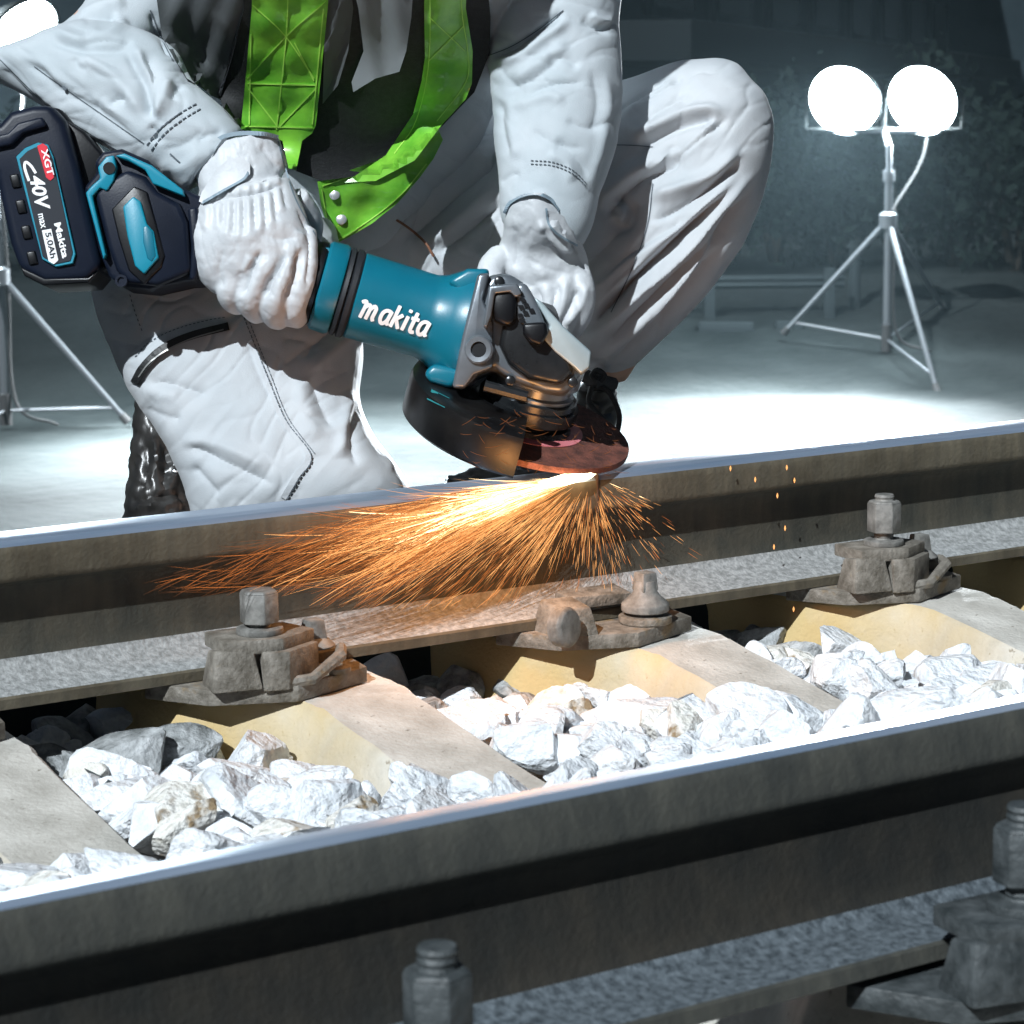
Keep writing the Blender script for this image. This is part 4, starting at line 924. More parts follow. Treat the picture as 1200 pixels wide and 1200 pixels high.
FT = [  # the raised knee
 ('f', 8, 14, [(742, 292-120), (778, 262-110), (812, 228-90), (840, 200-65), (852, 140)]), ('r', 6, 9, [(786, 190), (812, 172), (832, 150), (842, 128)]), ('v', 5, 11, [(778, 196), (802, 180), (826, 160), (856, 136)]),
 ('v', 6, 8, [(700, 150), (722, 128), (760, 104), (790, 86)]), ('r', 6, 5, [(728, 138), (760, 112), (795, 92)]), ('v', 5, 7, [(740, 122), (770, 108), (803, 88)]),
 ('v', 7, 7, [(745, 150), (780, 125), (810, 110)]), ('r', 9, 5, [(735, 165), (770, 140), (805, 122)]),
 ('r', 10, 12, [(700, 245), (740, 205), (775, 190), (790, 172)]), ('v', 7, 14, [(705, 262), (740, 222), (772, 202), (790, 192), (800, 178)]),
 ('r', 8, 12, [(760, 235), (800, 220), (835, 205), (868, 172)]), ('v', 8, 12, [(756, 262), (800, 242), (840, 214), (872, 180)]),
 ('r', 6, 11, [(690, 372), (730, 330), (785, 280), (835, 232), (868, 200)]), ('v', 9, 18, [(680, 395), (720, 350), (770, 302), (820, 258), (858, 218)]),
 ('r', 6, 11, [(692, 402), (740, 352), (800, 300), (850, 240), (884, 200)]), ('v', 8, 15, [(698, 415), (745, 372), (800, 318), (852, 262), (884, 215)]),
 ('r', 5, 9, [(702, 425), (752, 385), (800, 330), (850, 272)]), ('v', 7, 11, [(708, 432), (760, 392), (812, 332), (850, 285)]),
 ('f', 8, 9, [(712, 252), (730, 262), (735, 248), (722, 238), (712, 245)]),
 ('v', 6, 5, [(760, 215), (756, 270), (735, 330), (716, 368)]),
 ('v', 9, 12, [(470, 290), (510, 250), (560, 205), (590, 180)]), ('r', 9, 12, [(455, 285), (500, 235), (545, 190), (585, 158)]), ('v', 9, 12, [(435, 280), (470, 235), (500, 195), (520, 165)]),
 ('r', 8, 9, [(500, 290), (540, 255), (585, 215)]), ('v', 7, 12, [(510, 300), (550, 268), (590, 232)]), ('v', 6, 9, [(520, 175), (560, 158), (590, 148)]), ('r', 6, 9, [(500, 190), (530, 165), (575, 145)]),
 ('v', 10, 9, [(560, 300), (580, 260), (600, 230)]), ('v', 8, 9, [(400, 290), (430, 262), (470, 230)]),
  ('v', 8, 12, [(690, 385), (735, 335), (790, 285), (835, 245)]), ('r', 5, 8, [(700, 418), (760, 368), (815, 305), (862, 245)]), ('v', 6, 10, [(704, 428), (762, 380), (822, 308), (868, 240)]),
 ('r', 6, 8, [(690, 350), (722, 318), (760, 290), (800, 262)]), ('v', 7, 8, [(700, 335), (735, 300), (775, 275), (815, 250)]),
 # the kneeling leg
 ('v', 5, 4.5, [(128, 398), (145, 402), (166, 404)]), ('v', 5, 4, [(150, 412), (170, 398), (195, 388)]), ('r', 9, 3, [(165, 450), (185, 462), (215, 462)]),
 ('v', 7, 5.5, [(168, 452), (192, 448), (222, 456), (250, 464)]), ('v', 8, 4, [(170, 478), (195, 488), (215, 490)]),
 ('v', 7, 7, [(212, 528), (232, 526), (262, 540), (300, 558), (325, 570)]), ('r', 8, 5, [(208, 520), (240, 518), (280, 532), (320, 550)]), ('v', 6, 5, [(224, 545), (242, 562), (258, 582)]),
 ('v', 6, 7, [(355, 425), (372, 400), (400, 380), (424, 362), (440, 350)]), ('r', 8, 6, [(362, 440), (385, 415), (410, 392), (425, 380)]),
 ('v', 14, 8, [(365, 440), (375, 470), (392, 505)]), ('r', 12, 6, [(350, 440), (358, 480), (372, 520)]), ('r', 7, 6, [(410, 455), (404, 500), (398, 540)]), ('v', 8, 7, [(420, 470), (412, 510), (418, 550)]),
 ('v', 7, 7, [(428, 468), (440, 505), (452, 540)]), ('r', 6, 5, [(440, 490), (452, 525), (462, 555)]), ('v', 6, 5, [(330, 430), (345, 418), (372, 398)]), ('v', 5, 4, [(330, 395), (350, 398), (376, 402)]),
 ('v', 7, 3, [(290, 400), (300, 430), (318, 470)]), ('f', 9, 3, [(245, 378), (265, 366), (290, 360), (320, 362)]),
 ('v', 6, 4, [(165, 345), (200, 352), (235, 338)]), ('v', 8, 4, [(120, 360), (140, 368), (160, 366)]),
]
V = fold(V, F, FT, noise=((70, 16, -48, .8, 1), (90, 50, 20, 1.0, 1)), crumple=((85, 24, -50, 2.0), (60, 18, -35, 1.2), (60, 24, 40, .8)))
tr = make('trousers', V, F, M['trouser'], pe, smooth='keep'); T_t = bvh(V, F)
# seams, zip
strip('seam', [(283, 372), (296, 405), (312, 445), (332, 492), (361, 533), (347, 558), (332, 584)], 7, T_t, M['trouser'], tr, off=.0022, thick=.003)
strip('stitching', [(286, 372), (299, 405), (315, 445), (335, 492), (365, 534), (351, 560), (336, 586)], 1.3, T_t, M['stitch'], tr, off=.003, thick=.0012, dash=(4, 1.5))
strip('stitching', [(290, 371), (303, 404), (319, 444), (338, 490), (370, 533)], 1.0, T_t, M['stitch'], tr, off=.0015, thick=.001, dash=(4, 1.5))
strip('zip', [(157, 449), (168, 430), (190, 409), (222, 394), (268, 382)], 9.5, T_t, M['zip'], tr, off=.007, thick=.007)
strip('zip_teeth', [(162, 442), (174, 426), (194, 411), (224, 397), (262, 386)], 1.6, T_t, M['zipline'], tr, off=.0084, thick=.0015)
strip('stitching', [(158, 418), (176, 400), (205, 386), (240, 376), (268, 371)], 1.0, T_t, M['stitch'], tr, off=.0015, thick=.001, dash=(3, 2))
strip('stitching', [(152, 345), (158, 365), (168, 392)], 1.0, T_t, M['stitch'], tr, off=.0015, thick=.001, dash=(3, 3))
strip('stitching', [(765, 215), (759, 262), (742, 312), (716, 366)], 1.2, T_t, M['stitch'], tr, off=.0015, thick=.001)
strip('stitching', [(705, 170), (735, 170), (765, 172)], 1.0, T_t, M['stitch'], tr, off=.0015, thick=.001)
drape('pocket_flap', [(118, 337), (160, 345), (205, 350), (238, 338), (236, 332), (200, 341), (150, 338), (122, 328)], T_t, M['trouser'], tr, off=.006, thick=.006)

# --- boots
B1 = [(160, 470, 185, 470, 3.10, .03), (157, 505, 212, 512, 3.10, .045), (152, 560, 222, 560, 3.09, .055), (147, 600, 228, 600, 3.08, .055), (140, 640, 240, 650, 3.08, .05), (150, 680, 230, 690, 3.08, .04)]
V, F = fuse([limb(B1, 6, 28)], .004, 3)
V = fold(V, F, [('v', 4, 6, [(165, 500), (172, 530), (170, 560), (158, 585)]), ('r', 4, 6, [(176, 505), (184, 535), (180, 565)]), ('v', 4, 6, [(190, 520), (196, 545), (190, 575)]), ('r', 4, 5, [(203, 530), (204, 555), (200, 580)]), ('v', 4, 6, [(150, 590), (180, 582), (220, 578)]), ('r', 4, 4, [(152, 597), (185, 590), (222, 588)])], noise=((16, 9, 80, 3.5, 3),))
bo = make('boot', V, F, M['boot'], pe, smooth='keep'); T_b = bvh(V, F)
strip('lace_hook', [(203, 545), (207, 543), (210, 547), (208, 552), (203, 552)], 2, T_b, M['snap'], bo, off=.003, thick=.002)
B2 = [(686, 436, 722, 446, 3.07, .035), (676, 470, 722, 476, 3.07, .045), (664, 520, 722, 520, 3.07, .05), (650, 575, 728, 575, 3.07, .05), (655, 640, 725, 640, 3.07, .045)]
B3 = [(690, 552, 690, 640, 3.07, .045), (620, 545, 620, 642, 3.06, .05), (560, 547, 560, 642, 3.05, .05), (525, 560, 525, 640, 3.04, .045), (512, 585, 512, 630, 3.04, .02)]
V, F = fuse([limb(B2, 6, 28), limb(B3, 6, 28)], .004, 5)
V = fold(V, F, [('r', 5, 6, [(672, 455), (700, 462), (722, 458)]), ('v', 5, 5, [(672, 480), (700, 486), (722, 482)])], noise=((16, 9, 10, 3, 3),))
bo = make('boot', V, F, M['boot'], pe, smooth='keep')
mb = MB(); g = catmull([(702, 452), (712, 458), (722, 474), (726, 492), (721, 516)], 5); mb.tube([P(x, y, 3.0) for x, y in g], .0032, 8); mb.build('bootlace', M['vest_black'], bo)
mb = MB(); g = catmull([(694, 452), (690, 470), (700, 484), (712, 500), (708, 514)], 5); mb.tube([P(x, y, 2.995) for x, y in g], .0032, 8); mb.build('bootlace', M['vest_black'], bo)
mb = MB(); mb.tube([P(684, 440, 3.02), P(700, 447, 3.0), P(719, 450, 3.02)], [.008, .010, .008], 10); mb.build('ankle_cord', M['rubber'], bo)
mb = MB(); g = catmull([(700, 446), (694, 440), (700, 434), (708, 440), (703, 448)], 5); mb.tube([P(x, y, 2.985) for x, y in g], .0036, 8); mb.build('knot', M['vest_black'], bo)

# --- jacket
JT = [(255, -190, 560, -200, 2.80, .11), (205, -130, 640, -140, 2.82, .135), (190, -40, 630, -50, 2.86, .14), (205, 40, 605, 30, 2.92, .13), (250, 120, 585, 110, 2.99, .12), (262, 190, 560, 170, 3.05, .12), (250, 262, 520, 235, 3.10, .12), (262, 320, 480, 300, 3.12, .10)]
JR = [(560, -170, 690, -190, 2.97, .06), (566, -110, 726, -120, 2.95, .075), (565, -40, 732, -50, 2.93, .075), (573, 30, 725, 20, 2.91, .072), (572, 68, 727, 62, 2.90, .070), (577, 120, 729, 116, 2.885, .066), (580, 165, 722, 170, 2.87, .060), (586, 212, 705, 222, 2.86, .052), (586, 240, 694, 262, 2.855, .048), (590, 262, 682, 288, 2.855, .043)]
JL = [(262, 205, 300, 112, 2.735, .042), (218, 224, 284, 154, 2.735, .042), (200, 210, 264, 130, 2.74, .048), (160, 190, 228, 98, 2.75, .055), (112, 164, 204, 58, 2.765, .060), (62, 132, 160, 34, 2.78, .062), (16, 104, 96, 26, 2.80, .058), (-30, 84, 30, 52, 2.82, .04), (-45, 74, -10, 62, 2.83, .02)]
JL = JL[1:]
JU = [(30, 58, -60, 10, 2.83, .06), (82, 34, -10, -60, 2.86, .07), (118, 26, 40, -110, 2.89, .075), (190, 10, 100, -170, 2.92, .08), (270, -20, 200, -200, 2.95, .085)]
JU = [(20, 72, 70, 104, 2.81, .035), (50, 46, 140, 84, 2.82, .055), (94, 14, 196, 52, 2.85, .065), (128, -50, 262, 0, 2.90, .075), (190, -130, 330, -60, 2.94, .085)]
pieces = [limb(JT, 8, 44), limb(JR, 8, 40), limb(JL, 8, 40), limb(JU, 8, 36)]
V, F = fuse(pieces, .0023, 11)
FJ = [  # near sleeve
 ('f', 7, 7, [(56, 40), (90, 52), (125, 55), (158, 50)]), ('v', 5, 8, [(92, 52), (125, 50), (158, 51)]), ('r', 7, 6, [(100, 38), (125, 42), (150, 20)]), ('v', 6, 8, [(95, 24), (112, 20), (138, 22)]), ('r', 6, 6, [(90, 20), (120, 8), (150, 2)]),
 ('f', 7, 8, [(150, 55), (172, 92), (178, 120), (182, 142)]), ('v', 9, 9, [(168, 60), (180, 90), (178, 125), (178, 140)]), ('r', 8, 7, [(196, 90), (192, 115), (184, 138)]), ('v', 8, 6, [(215, 98), (206, 108), (200, 120)]),
 ('r', 8, 6, [(84, 70), (120, 80), (150, 108), (172, 138)]), ('v', 7, 5, [(60, 92), (100, 112), (140, 138), (168, 158)]), ('f', 6, 5, [(20, 66), (50, 80), (75, 103), (120, 128), (170, 165)]),
 ('v', 6, 4, [(88, 66), (92, 78), (106, 82)]), ('v', 6, 5, [(128, 124), (138, 116), (150, 118)]), ('v', 5, 4, [(0, 78), (30, 104), (56, 126)]), ('r', 6, 4, [(10, 84), (60, 118), (120, 160), (170, 192)]),
 ('v', 5, 6, [(176, 146), (184, 158), (182, 168)]), ('v', 5, 5, [(230, 165), (245, 158), (262, 156)]), ('v', 8, 4, [(190, 175), (215, 170), (240, 150)]), ('r', 8, 4, [(185, 190), (215, 195), (240, 175)]),
 # jacket front, left
 ('v', 4, 7, [(176, 12), (186, 42), (202, 70)]), ('v', 4, 6, [(212, 8), (216, 50), (220, 96)]), ('v', 4, 5, [(215, 60), (235, 66), (252, 100)]), ('f', 5, 6, [(240, 10), (262, 30), (278, 42)]),
 ('r', 9, 6, [(225, 60), (245, 85), (258, 115)]),
 # far sleeve
 ('v', 5, 9, [(574, 66), (600, 56), (632, 34), (664, 12)]), ('r', 6, 7, [(576, 74), (610, 66), (645, 40), (670, 20)]), ('r', 8, 5, [(600, 100), (635, 72), (668, 50)]),
 ('v', 7, 5, [(590, 105), (625, 92), (660, 66)]), ('v', 7, 5, [(640, 70), (660, 68), (680, 80)]), ('r', 7, 4, [(600, 125), (640, 112), (665, 122)]), ('v', 6, 5, [(612, 118), (645, 100), (690, 96)]),
 ('v', 6, 4, [(585, 115), (590, 150), (600, 185)]), ('r', 7, 4, [(598, 110), (600, 150), (608, 190)]), ('v', 6, 4, [(660, 140), (690, 150), (720, 140)]), ('v', 6, 4, [(650, 160), (680, 190), (690, 215)]),
 ('r', 6, 3.5, [(640, 180), (662, 190), (672, 215)]), ('v', 7, 3.5, [(620, 150), (650, 168), (690, 175)]), ('v', 5, 3, [(588, 216), (600, 206), (612, 204)]), ('v', 5, 4, [(700, 40), (712, 28), (722, 30)]), ('r', 5, 5, [(690, 16), (705, 26), (720, 24)]), ('v', 5, 5, [(680, 22), (700, 34), (716, 36)]),
 ('r', 6, 4, [(705, 80), (712, 120), (704, 170), (690, 220)]), ('v', 6, 3, [(692, 80), (700, 120), (694, 160)]),
]
V = fold(V, F, FJ, noise=((60, 18, 35, .8, 1), (80, 45, -30, 1.0, 1)), crumple=((75, 22, 38, 2.2), (50, 16, 5, 1.5), (54, 20, -45, 1.0)))
ja = make('jacket', V, F, M['cloth'], pe, smooth='keep'); T_j = bvh(V, F)
# cuffs, seams, buttons on the sleeves
strip('cuff_hem', [(221, 221), (236, 211), (250, 186), (262, 166), (284, 154)], 5, T_j, M['cloth'], ja, off=.004, thick=.005)
for o_ in ((0, 0), (5, 6)):
    strip('stitching', [(172+o_[0], 170+o_[1]), (188+o_[0], 150+o_[1]), (210+o_[0], 133+o_[1]), (232+o_[0], 120+o_[1])], 1.3, T_j, M['stitch'], ja, off=.0018, thick=.0012, dash=(5, 1.5))
strip('stitching', [(176, 163), (192, 147), (212, 131)], 1, T_j, M['stitch'], ja, off=.0018, thick=.0012, dash=(4, 3))
strip('buttonhole', [(199, 180), (210, 190)], 1.8, T_j, M['stitch'], ja, off=.002, thick=.0015)
mb = MB(); c, _ = cast(T_j, 76, 103, .001, 2.8); mb.lathe(c, -CF, [(-.001, .0028), (.0012, .0028)], 12); mb.build('button', M['stitch'], ja)
strip('seam', [(40, 78), (76, 104), (125, 138), (168, 168)], 1.2, T_j, M['stitch'], ja, off=.0012, thick=.001)
strip('seam', [(0, 70), (30, 100), (60, 128), (110, 160), (160, 190)], 1.2, T_j, M['stitch'], ja, off=.0012, thick=.001)
for o_ in (0, 4):
    strip('stitching', [(622, 188+o_), (648, 190+o_), (672, 200+o_), (690, 218+o_)], 1.0, T_j, M['stitch'], ja, off=.0015, thick=.001, dash=(3, 2))
strip('stitching', [(176, 12), (188, 42), (202, 70)], 1.3, T_j, M['stitch'], ja, off=.0015, thick=.001)
strip('stitching', [(570, 66), (600, 54), (632, 34), (660, 12)], 1.2, T_j, M['stitch'], ja, off=.0015, thick=.001)

# --- vest over the jacket
vest = drape('vest', [(262, -120), (560, -120), (575, 20), (574, 62), (556, 108), (520, 146), (470, 190), (420, 206), (376, 212), (346, 200), (318, 178), (282, 150), (262, 128), (256, 112), (272, 60), (286, 10), (280, -60)],
             T_j, M['vest_black'], pe, off=.010, thick=.006, fallback=3.0, smoothz=16, step=6,
             )
T_v = tree_of(vest)
drape('side_shade_panel', [(178, -40), (290, -40), (286, 10), (270, 62), (257, 116), (248, 112), (232, 100), (218, 92), (206, 72), (190, 44)], T_j, M['cloth_dark'], ja, off=.010, thick=.004, fallback=2.9, smoothz=14, dfun=lambda x, y: .002*np.sin(x*.2+y*.07))  # dark sheet standing in for the shadow on the left of the torso
drape('collar_panel', [(408, -40), (486, -40), (482, 20), (476, 60), (468, 84), (440, 92), (414, 108), (412, 96), (426, 60), (420, 10)], T_v, M['grey_cloth'], ja, off=.010, thick=.004, smoothz=30, dfun=lambda x, y: .004*np.sin((x-y*.15)*.16))
drape('inner_panel', [(376, -40), (408, -40), (414, 10), (408, 60), (396, 100), (378, 122), (380, 60)], T_v, M['cloth_dark'], ja, off=.004, thick=.003, dfun=lambda x, y: .004*np.sin((x+y*.3)*.2))
def gdf(x, y): return .0014*np.sin(x*.13+y*.06)+.0012*np.sin(y*.16)
gl = drape('reflective_stripe', [(296, -110), (390, -110), (384, 10), (372, 130), (370, 147), (366, 156), (354, 165), (347, 200), (338, 197), (331, 165), (282, 152), (288, 90), (295, 10)], T_v, M['green'], vest, off=.008, thick=.003, smoothz=14, dfun=gdf)
T_gl = tree_of(gl)
for ln in ([(338, -20), (335, 45), (324, 152)], [(290, 98), (370, 100)], [(296, 6), (334, 42), (368, 92)], [(384, 0), (340, 38), (290, 92)], [(291, 104), (325, 148)], [(370, 104), (326, 150)], [(287, 148), (366, 150)], [(294, 40), (292, 146)], [(379, 10), (366, 146)], [(345, 50), (368, 95)]):
    strip('stripe_seam', ln, 1.5, T_gl, M['green_line'], gl, off=.0012, thick=.001, fallback=2.9)
gr2 = drape('reflective_stripe', [(500, -110), (548, -110), (546, 10), (554, 60), (553, 98), (546, 116), (518, 146), (486, 188), (440, 212), (404, 214), (452, 182), (484, 134), (494, 95), (498, 67), (497, 10)], T_v, M['green'], vest, off=.008, thick=.003, smoothz=14, dfun=gdf)
T_gr = tree_of(gr2)
for ln in ([(503, -60), (503, 66), (488, 140), (462, 180)], [(541, -60), (541, 10), (548, 60), (546, 96), (512, 142)], [(503, 20), (545, 60)], [(544, 30), (502, 72)]):
    strip('stripe_seam', ln, 1.2, T_gr, M['green_line'], gr2, off=.0012, thick=.001, fallback=2.9)
fl = drape('belt_flap', [(372, 213), (400, 203), (440, 189), (480, 168), (513, 150), (519, 164), (508, 186), (492, 208), (466, 238), (436, 262), (412, 276), (391, 287), (386, 276), (376, 240)], T_j, M['green'], vest, off=.020, thick=.004, smoothz=20, dfun=lambda x, y: gdf(x, y)*1.2, fallback=3.0)
T_f = tree_of(fl)
strip('stripe_seam', [(378, 218), (430, 200), (480, 176), (510, 158)], 1.3, T_f, M['green_line'], fl, off=.0012, thick=.001, fallback=2.9)
strip('stripe_seam', [(377, 222), (382, 250), (392, 281), (430, 260), (470, 228), (500, 192)], 1.3, T_f, M['green_line'], fl, off=.0012, thick=.001, fallback=2.9)
for x, y in ((392, 228), (400, 257)):
    mb = MB(); c, _ = cast(T_f, x, y, 0, 2.98); mb.lathe(c, -CF, [(-.001, .0062), (.001, .0062), (.002, .0045)], 20); mb.build('snap', M['snap'], fl)
mb = MB(); g = catmull([(436, 246), (458, 254), (480, 268), (498, 284), (508, 300)], 6); mb.tube([cast(T_t, x, y, .012, 3.0)[0] for x, y in g], .0016, 8); mb.build('cord', mat('brown_cord', (.20, .09, .05), .6), vest)
strip('edge_binding', [(286, 0), (272, 60), (257, 112)], 3.5, T_v, M['rubber'], vest, off=.003, thick=.002)

# --- near glove: hand wrapped round the grip, palm, cuff, four fingers and the thumb
dgl = 2.70
GC = [(238, 236, 330, 208, 2.715, .034), (232, 214, 336, 190, 2.72, .035), (228, 190, 330, 172, 2.725, .036), (248, 172, 326, 160, 2.73, .036)]
GP = [(236, 232, 338, 208, 2.708, .032), (226, 262, 352, 236, 2.702, .036), (226, 296, 362, 262, 2.698, .040), (234, 328, 366, 292, 2.700, .040), (262, 350, 364, 318, 2.708, .034), (285, 352, 352, 332, 2.718, .022)]
def fing(pts, r):   # chain in picture coordinates with distances
    g = catmull(pts, 6); mb = MB(); rr = np.interp(np.linspace(0, 1, len(g)), np.linspace(0, 1, len(r)), r); mb.tube([P(*q) for q in g], list(rr), 16)
    e = ball(P(*g[-1]), rr[-1], rr[-1], rr[-1], 8); mb.add(*e); return mb.V, mb.F
pieces = [limb(GC, 5, 32), limb(GP, 7, 40),
          fing([(292, 285, 2.690), (276, 318, 2.684), (270, 345, 2.692), (280, 354, 2.725), (282, 335, 2.762)], [.017, .0165, .0150, .013, .011]),
          fing([(322, 278, 2.684), (306, 315, 2.675), (294, 350, 2.684), (302, 364, 2.720), (306, 340, 2.762)], [.017, .0165, .0155, .0135, .011]),
          fing([(345, 275, 2.686), (334, 318, 2.676), (320, 358, 2.684), (326, 372, 2.720), (330, 348, 2.762)], [.016, .0155, .0145, .013, .011]),
          fing([(356, 270, 2.698), (356, 315, 2.684), (344, 360, 2.690), (348, 371, 2.722), (350, 345, 2.760)], [.014, .0145, .0135, .012, .010]),
          fing([(345, 232, 2.735), (362, 262, 2.760), (352, 300, 2.785), (325, 320, 2.790)], [.016, .016, .0145, .012])]
V, F = fuse(pieces, .0020, 5)
FG = [('v', 3.5, 5, [(232, 244), (262, 232), (300, 226), (337, 214)])]
for i, (x, y) in enumerate([(243, 245), (256, 238), (268, 236), (279, 234), (291, 232), (303, 229), (314, 225), (325, 221)]):
    L_ = (26, 34, 46, 52, 48, 50, 44, 30)[i]; q = .13*(i-4)
    FG.append(('r', 4.0, 2.2, [(x, y-6), (x+1+q*4, y+L_*.45), (x+2+q*10, y+L_)])); FG.append(('v', 3.4, 2.6, [(x+6, y-6), (x+7+q*4, y+L_*.4), (x+8+q*9, y+L_*.85)])); FG.append(('r', 2.6, 2.2, [(x, y-16), (x+1, y-4)]))
FG += [('v', 5, 8, [(336, 292), (322, 320), (308, 352)]), ('v', 4, 8, [(352, 290), (345, 325), (332, 358)]), ('v', 5, 8, [(308, 292), (292, 320), (282, 350)]),
       ('v', 9, 4, [(262, 290), (256, 318), (262, 340)]), ('r', 5, 3, [(296, 300), (284, 322)]), ('r', 5, 3, [(327, 296), (312, 326)]), ('v', 4, 5, [(346, 240), (360, 268), (363, 300), (358, 345)]),
       ('r', 12, 3, [(250, 268), (275, 280), (305, 272)]), ('v', 8, 3, [(300, 268), (325, 280), (352, 276)]), ('v', 8, 4, [(290, 190), (300, 205), (320, 212)]), ('v', 6, 3, [(305, 168), (316, 185), (328, 200)])]
V = fold(V, F, FG, noise=((30, 16, 80, .7, 2),), crumple=((26, 9, 75, 1.1), (20, 8, 20, .8)))
gv = make('glove', V, F, M['leather'], pe, smooth='keep'); T_gv = bvh(V, F)
strip('cuff_binding', [(248, 170), (262, 160), (285, 156), (310, 157), (326, 161)], 5, T_gv, M['glove_trim'], gv, off=.004, thick=.006, fallback=2.70)
drape('wrist_strap', [(233, 236), (236, 226), (252, 200), (268, 186), (284, 184), (293, 192), (293, 204), (285, 212), (262, 224), (240, 240)], T_gv, M['leather'], gv, off=.0045, thick=.004, step=4, fallback=2.69, smoothz=8)
strip('strap_edge', [(236, 238), (262, 223), (285, 210), (292, 200)], 3, T_gv, M['glove_trim'], gv, off=.0055, thick=.002, fallback=2.69)
strip('seam', [(326, 165), (334, 195), (346, 232), (362, 262), (376, 285)], 1.6, T_gv, M['glove_trim'], gv, off=.001, thick=.001, fallback=2.71)
# --- far glove, round the side handle
GP2 = [(598, 236, 650, 230, 2.845, .048), (591, 256, 672, 262, 2.848, .050), (590, 272, 684, 290, 2.852, .044), (584, 290, 690, 312, 2.865, .036), (578, 318, 693, 335, 2.87, .036), (596, 345, 694, 358, 2.88, .034), (622, 372, 684, 378, 2.89, .026)]
pieces = [limb(GP2, 7, 36),
          fing([(672, 310, 2.86), (682, 345, 2.852), (674, 378, 2.862), (655, 392, 2.885), (640, 380, 2.91)], [.016, .0155, .0145, .0135, .012]),
          fing([(655, 315, 2.855), (664, 350, 2.846), (658, 382, 2.856), (642, 396, 2.88), (628, 386, 2.91)], [.015, .015, .0145, .013, .012]),
          fing([(632, 320, 2.855), (645, 355, 2.846), (642, 386, 2.856), (630, 398, 2.88), (618, 388, 2.91)], [.015, .015, .0145, .013, .012]),
          fing([(612, 320, 2.86), (628, 355, 2.852), (626, 384, 2.86), (616, 394, 2.88), (606, 386, 2.91)], [.014, .014, .0135, .012, .011]),
          fing([(588, 300, 2.86), (574, 318, 2.845), (580, 338, 2.835), (602, 352, 2.84)], [.016, .015, .014, .012])]
V, F = fuse(pieces, .0020, 5)
V = fold(V, F, [('v', 5, 6, [(638, 248), (655, 262), (672, 285), (680, 300)]), ('r', 4, 5, [(632, 255), (640, 275), (658, 290), (675, 292)]), ('v', 4, 5, [(634, 265), (645, 285), (660, 305)]), ('r', 5, 5, [(645, 258), (660, 275), (672, 288)]),
                ('v', 5, 4, [(600, 262), (606, 290), (602, 318)]), ('v', 6, 5, [(655, 330), (650, 355), (646, 385)]), ('r', 5, 4, [(662, 325), (660, 352), (650, 388)]), ('v', 5, 5, [(680, 335), (668, 362), (652, 388)]), ('r', 5, 4, [(688, 330), (680, 358), (660, 384)]),
                ('v', 7, 3, [(615, 300), (640, 315), (670, 322)]), ('v', 5, 4, [(672, 285), (682, 305), (690, 320)]), ('v', 5, 5, [(630, 335), (634, 360), (640, 385)]), ('r', 9, 3, [(612, 275), (625, 300), (645, 330)])], noise=((30, 16, 75, .7, 2),), crumple=((26, 9, 70, 1.2), (20, 8, 15, .8)))
g2 = make('glove', V, F, M['leather'], pe, smooth='keep'); T_g2 = bvh(V, F)
drape('wrist_strap', [(640, 246), (655, 250), (668, 258), (672, 270), (676, 286), (664, 280), (650, 272), (643, 262)], T_g2, M['leather'], g2, off=.004, thick=.004, step=4, fallback=2.83)
strip('strap_edge', [(640, 244), (643, 262), (652, 273), (664, 281), (677, 288)], 2.6, T_g2, M['glove_trim'], g2, off=.005, thick=.002, fallback=2.83)
strip('cuff_binding', [(591, 250), (597, 238), (612, 229), (630, 227), (646, 234), (656, 246)], 4, T_g2, M['glove_trim'], g2, off=.006, thick=.004, fallback=2.83)

# ================================================================== SPARKS
YR = 1.132
def spark_pt(px, py, off):
    q = at_y(px, py, YR-off); return q
def spark_obj(n, gen, width, m, name):
    mb = MB()
    for i in range(n):
        pts, w = gen()
        mb.tube(pts, [w*.25]+[w]*(len(pts)-2)+[w*.3], 4, cap=True)
    return mb
O = np.array([692., 557.])
def gen(amin, amax, lmin, lmax, r0=(0, .8), w=(.0003, .0006), seg=(10, 46), droop=.00035):
    a = math.radians(rng.uniform(amin, amax)); R = rng.uniform(lmin, lmax)
    s0 = R*rng.uniform(*r0); L = rng.uniform(*seg); off0 = rng.uniform(.004, .06); pts = []
    bend = rng.normal()*.0006
    for k in range(5):
        s = s0+L*k/4; th = a+bend*(s-s0)
        x = O[0]-s*math.cos(th); y = O[1]+s*math.sin(th)+droop*s*s*abs(math.cos(a))
        pts.append(spark_pt(x, y, .002+off0*s/300))
    return pts, rng.uniform(*w)
SE = [('orange', (1.0, .30, .07), .75), ('amber', (1.0, .45, .15), 1.5), ('hot', (1.0, .68, .34), 4.5), ('dim', (.80, .28, .10), .30)]
sm = {k: emat('spark_'+k, c, s) for k, c, s in SE}
mb = MB()
def add(n, mi, *a, **k):
    for i in range(n):
        p, w = gen(*a, **k); x, y, _ = PX(np.array([p[0], p[-1]])); ln = 690+.06*(x[1]-300)*0
        if y[1] > 716 or (x[1] < 360 and y[1] > 700) or x[1] < 165: continue
        dist = math.hypot(x[0]-O[0], y[0]-O[1]); mi2 = mi
        if mi == 9: mi2 = (rng.choice([1, 1, 0]) if (y[1]-O[1]) > .45*abs(x[1]-O[0]) else rng.choice([2, 1, 1])) if dist < 110 else (rng.choice([1, 0, 0, 3]) if dist < 270 else rng.choice([0, 3, 3]))
        v = [w*.25, w, w, w*.8, w*.2]; mb.tube(p, v, 4, int(mi2))
thin = dict(w=(.00008, .00022))
add(2300, 9, 4, 26, 140, 600, r0=(.12, 1), seg=(20, 90), **thin)
add(1000, 9, 20, 60, 90, 330, r0=(.25, 1), seg=(12, 44), **thin)
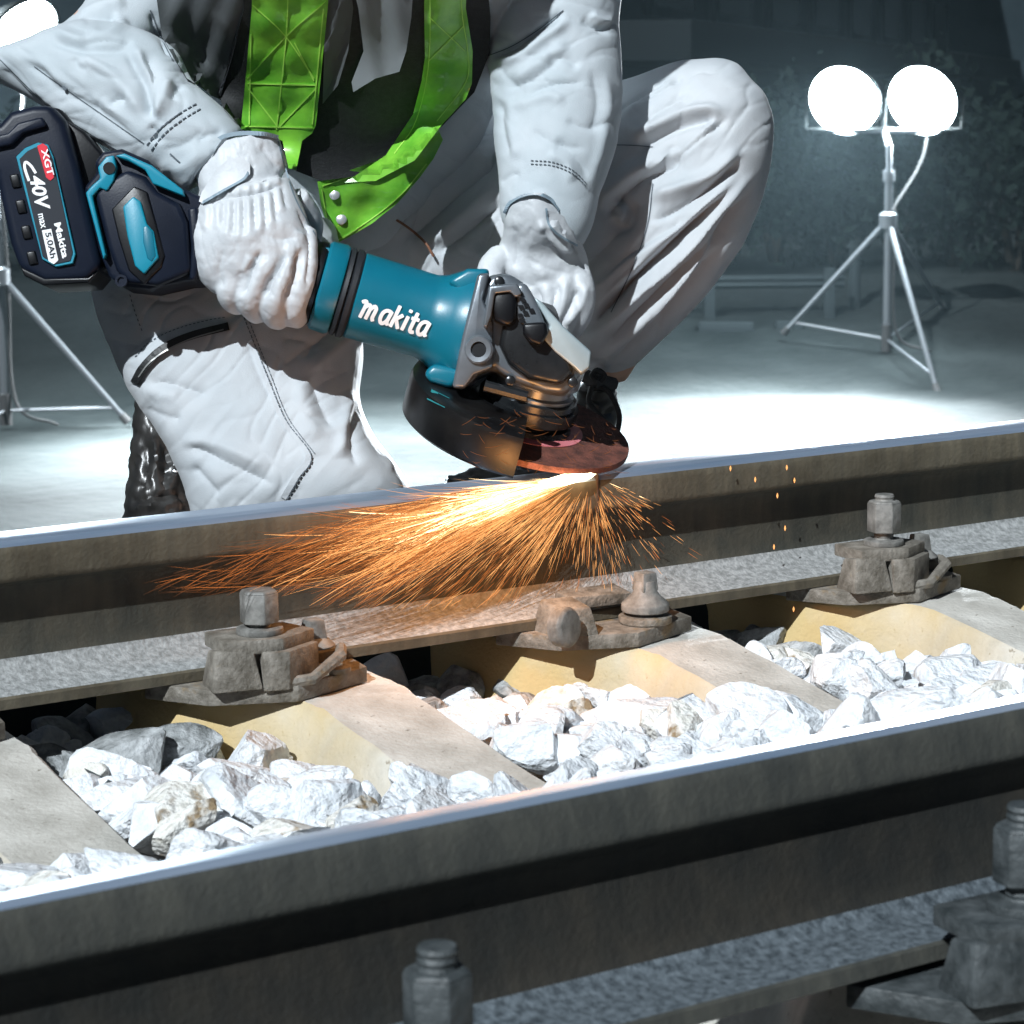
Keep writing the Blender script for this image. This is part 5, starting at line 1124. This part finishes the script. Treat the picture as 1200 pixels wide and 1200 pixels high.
add(330, 9, 55, 112, 60, 155, r0=(.3, 1), seg=(6, 24), **thin)
add(130, 9, 110, 160, 50, 150, r0=(.3, 1), seg=(5, 18), **thin)
add(420, 1, 7, 20, 60, 400, r0=(.0, .9), seg=(30, 100), w=(.00015, .0004))
add(420, 2, 8, 17, 20, 260, r0=(0, .8), seg=(30, 90), w=(.0002, .0007))
add(700, 9, 4, 30, 150, 600, r0=(.3, 1), seg=(30, 100), **thin)
for i in range(90):
    x = rng.uniform(535, 725); y = rng.uniform(468, 556); a = rng.choice([.5, 2.4, 1.1, .2])+rng.normal()*.3; L = rng.uniform(5, 22); d0 = 2.60+.06*rng.random()
    if y < 478+abs(x-610)*.12: continue
    pts = [P(x+L*t*math.cos(a), y+L*t*math.sin(a)*.7+1*math.sin(t*3), d0) for t in (0, .35, .7, 1)]; mb.tube(pts, [.0001, .0002, .0002, .0001], 4, 3)
for (x, y) in ((922, 548), (931, 563), (911, 581), (920, 619), (907, 641), (856, 549), (885, 562), (930, 714)):
    q = spark_pt(x, y, .01); mb.tube([q+(0, 0, .003), q, q-(0, 0, .003)], [.0004, .0012, .0003], 5, 1)
sp = mb.build('sparks', [sm['orange'], sm['amber'], sm['hot'], sm['dim']], loc=spark_pt(692, 557, 0), smooth=False)
tag(sp, 'orange sparks streaming from the cut down over the side of the rail', 'sparks', kind='stuff')
# glow of the cut itself: white hot metal at the contact, and the light it throws on the rail
mb = MB(); mb.tube([spark_pt(700, 553, .004), spark_pt(690, 556, .006), spark_pt(662, 562, .008), spark_pt(625, 571, .010), spark_pt(585, 581, .012)], [.001, .0048, .0062, .0040, .0006], 12)
tag(mb.build('glowing_cut', emat('hot_metal', (1.0, .80, .50), 9), loc=spark_pt(692, 557, 0)), 'white hot glow where the disc bites into the rail head', 'glow', kind='stuff')
for (x, y, e, off) in ((650, 592, .55, .06), (560, 608, .6, .07), (450, 630, .35, .07)):
    ld = bpy.data.lights.new('spark_light', 'POINT'); ld.energy = e; ld.color = (1, .42, .12); ld.shadow_soft_size = .03
    lo = bpy.data.objects.new('spark_light', ld); COL.objects.link(lo); lo.location = Vector(spark_pt(x, y, off))
# cut slit in the rail head
q = at_y(700, 575, 1.132); mb = MB(); mb.box((q[0]-.0008, 1.1305, .112), (q[0]+.0008, 1.150, .1535)); o = mb.build('saw_cut', M['rail_weld'], bpy.data.objects['rail'], smooth=False)

# thin dark shard lying on the stones by the left sleeper
z_ = -.055; a, b, c = at_z(98, 901, z_+.012), at_z(168, 945, z_), at_z(150, 952, z_-.005); mb = MB(); mb.prism([a, b, c], [a+(0, 0, .0015), b+(0, 0, .010), c+(0, 0, .004)])
tag(mb.build('slate_shard', M['fast_near'], loc=b, bevel=.0006), 'thin dark pointed shard lying on the white stones by the left sleeper', 'shard')
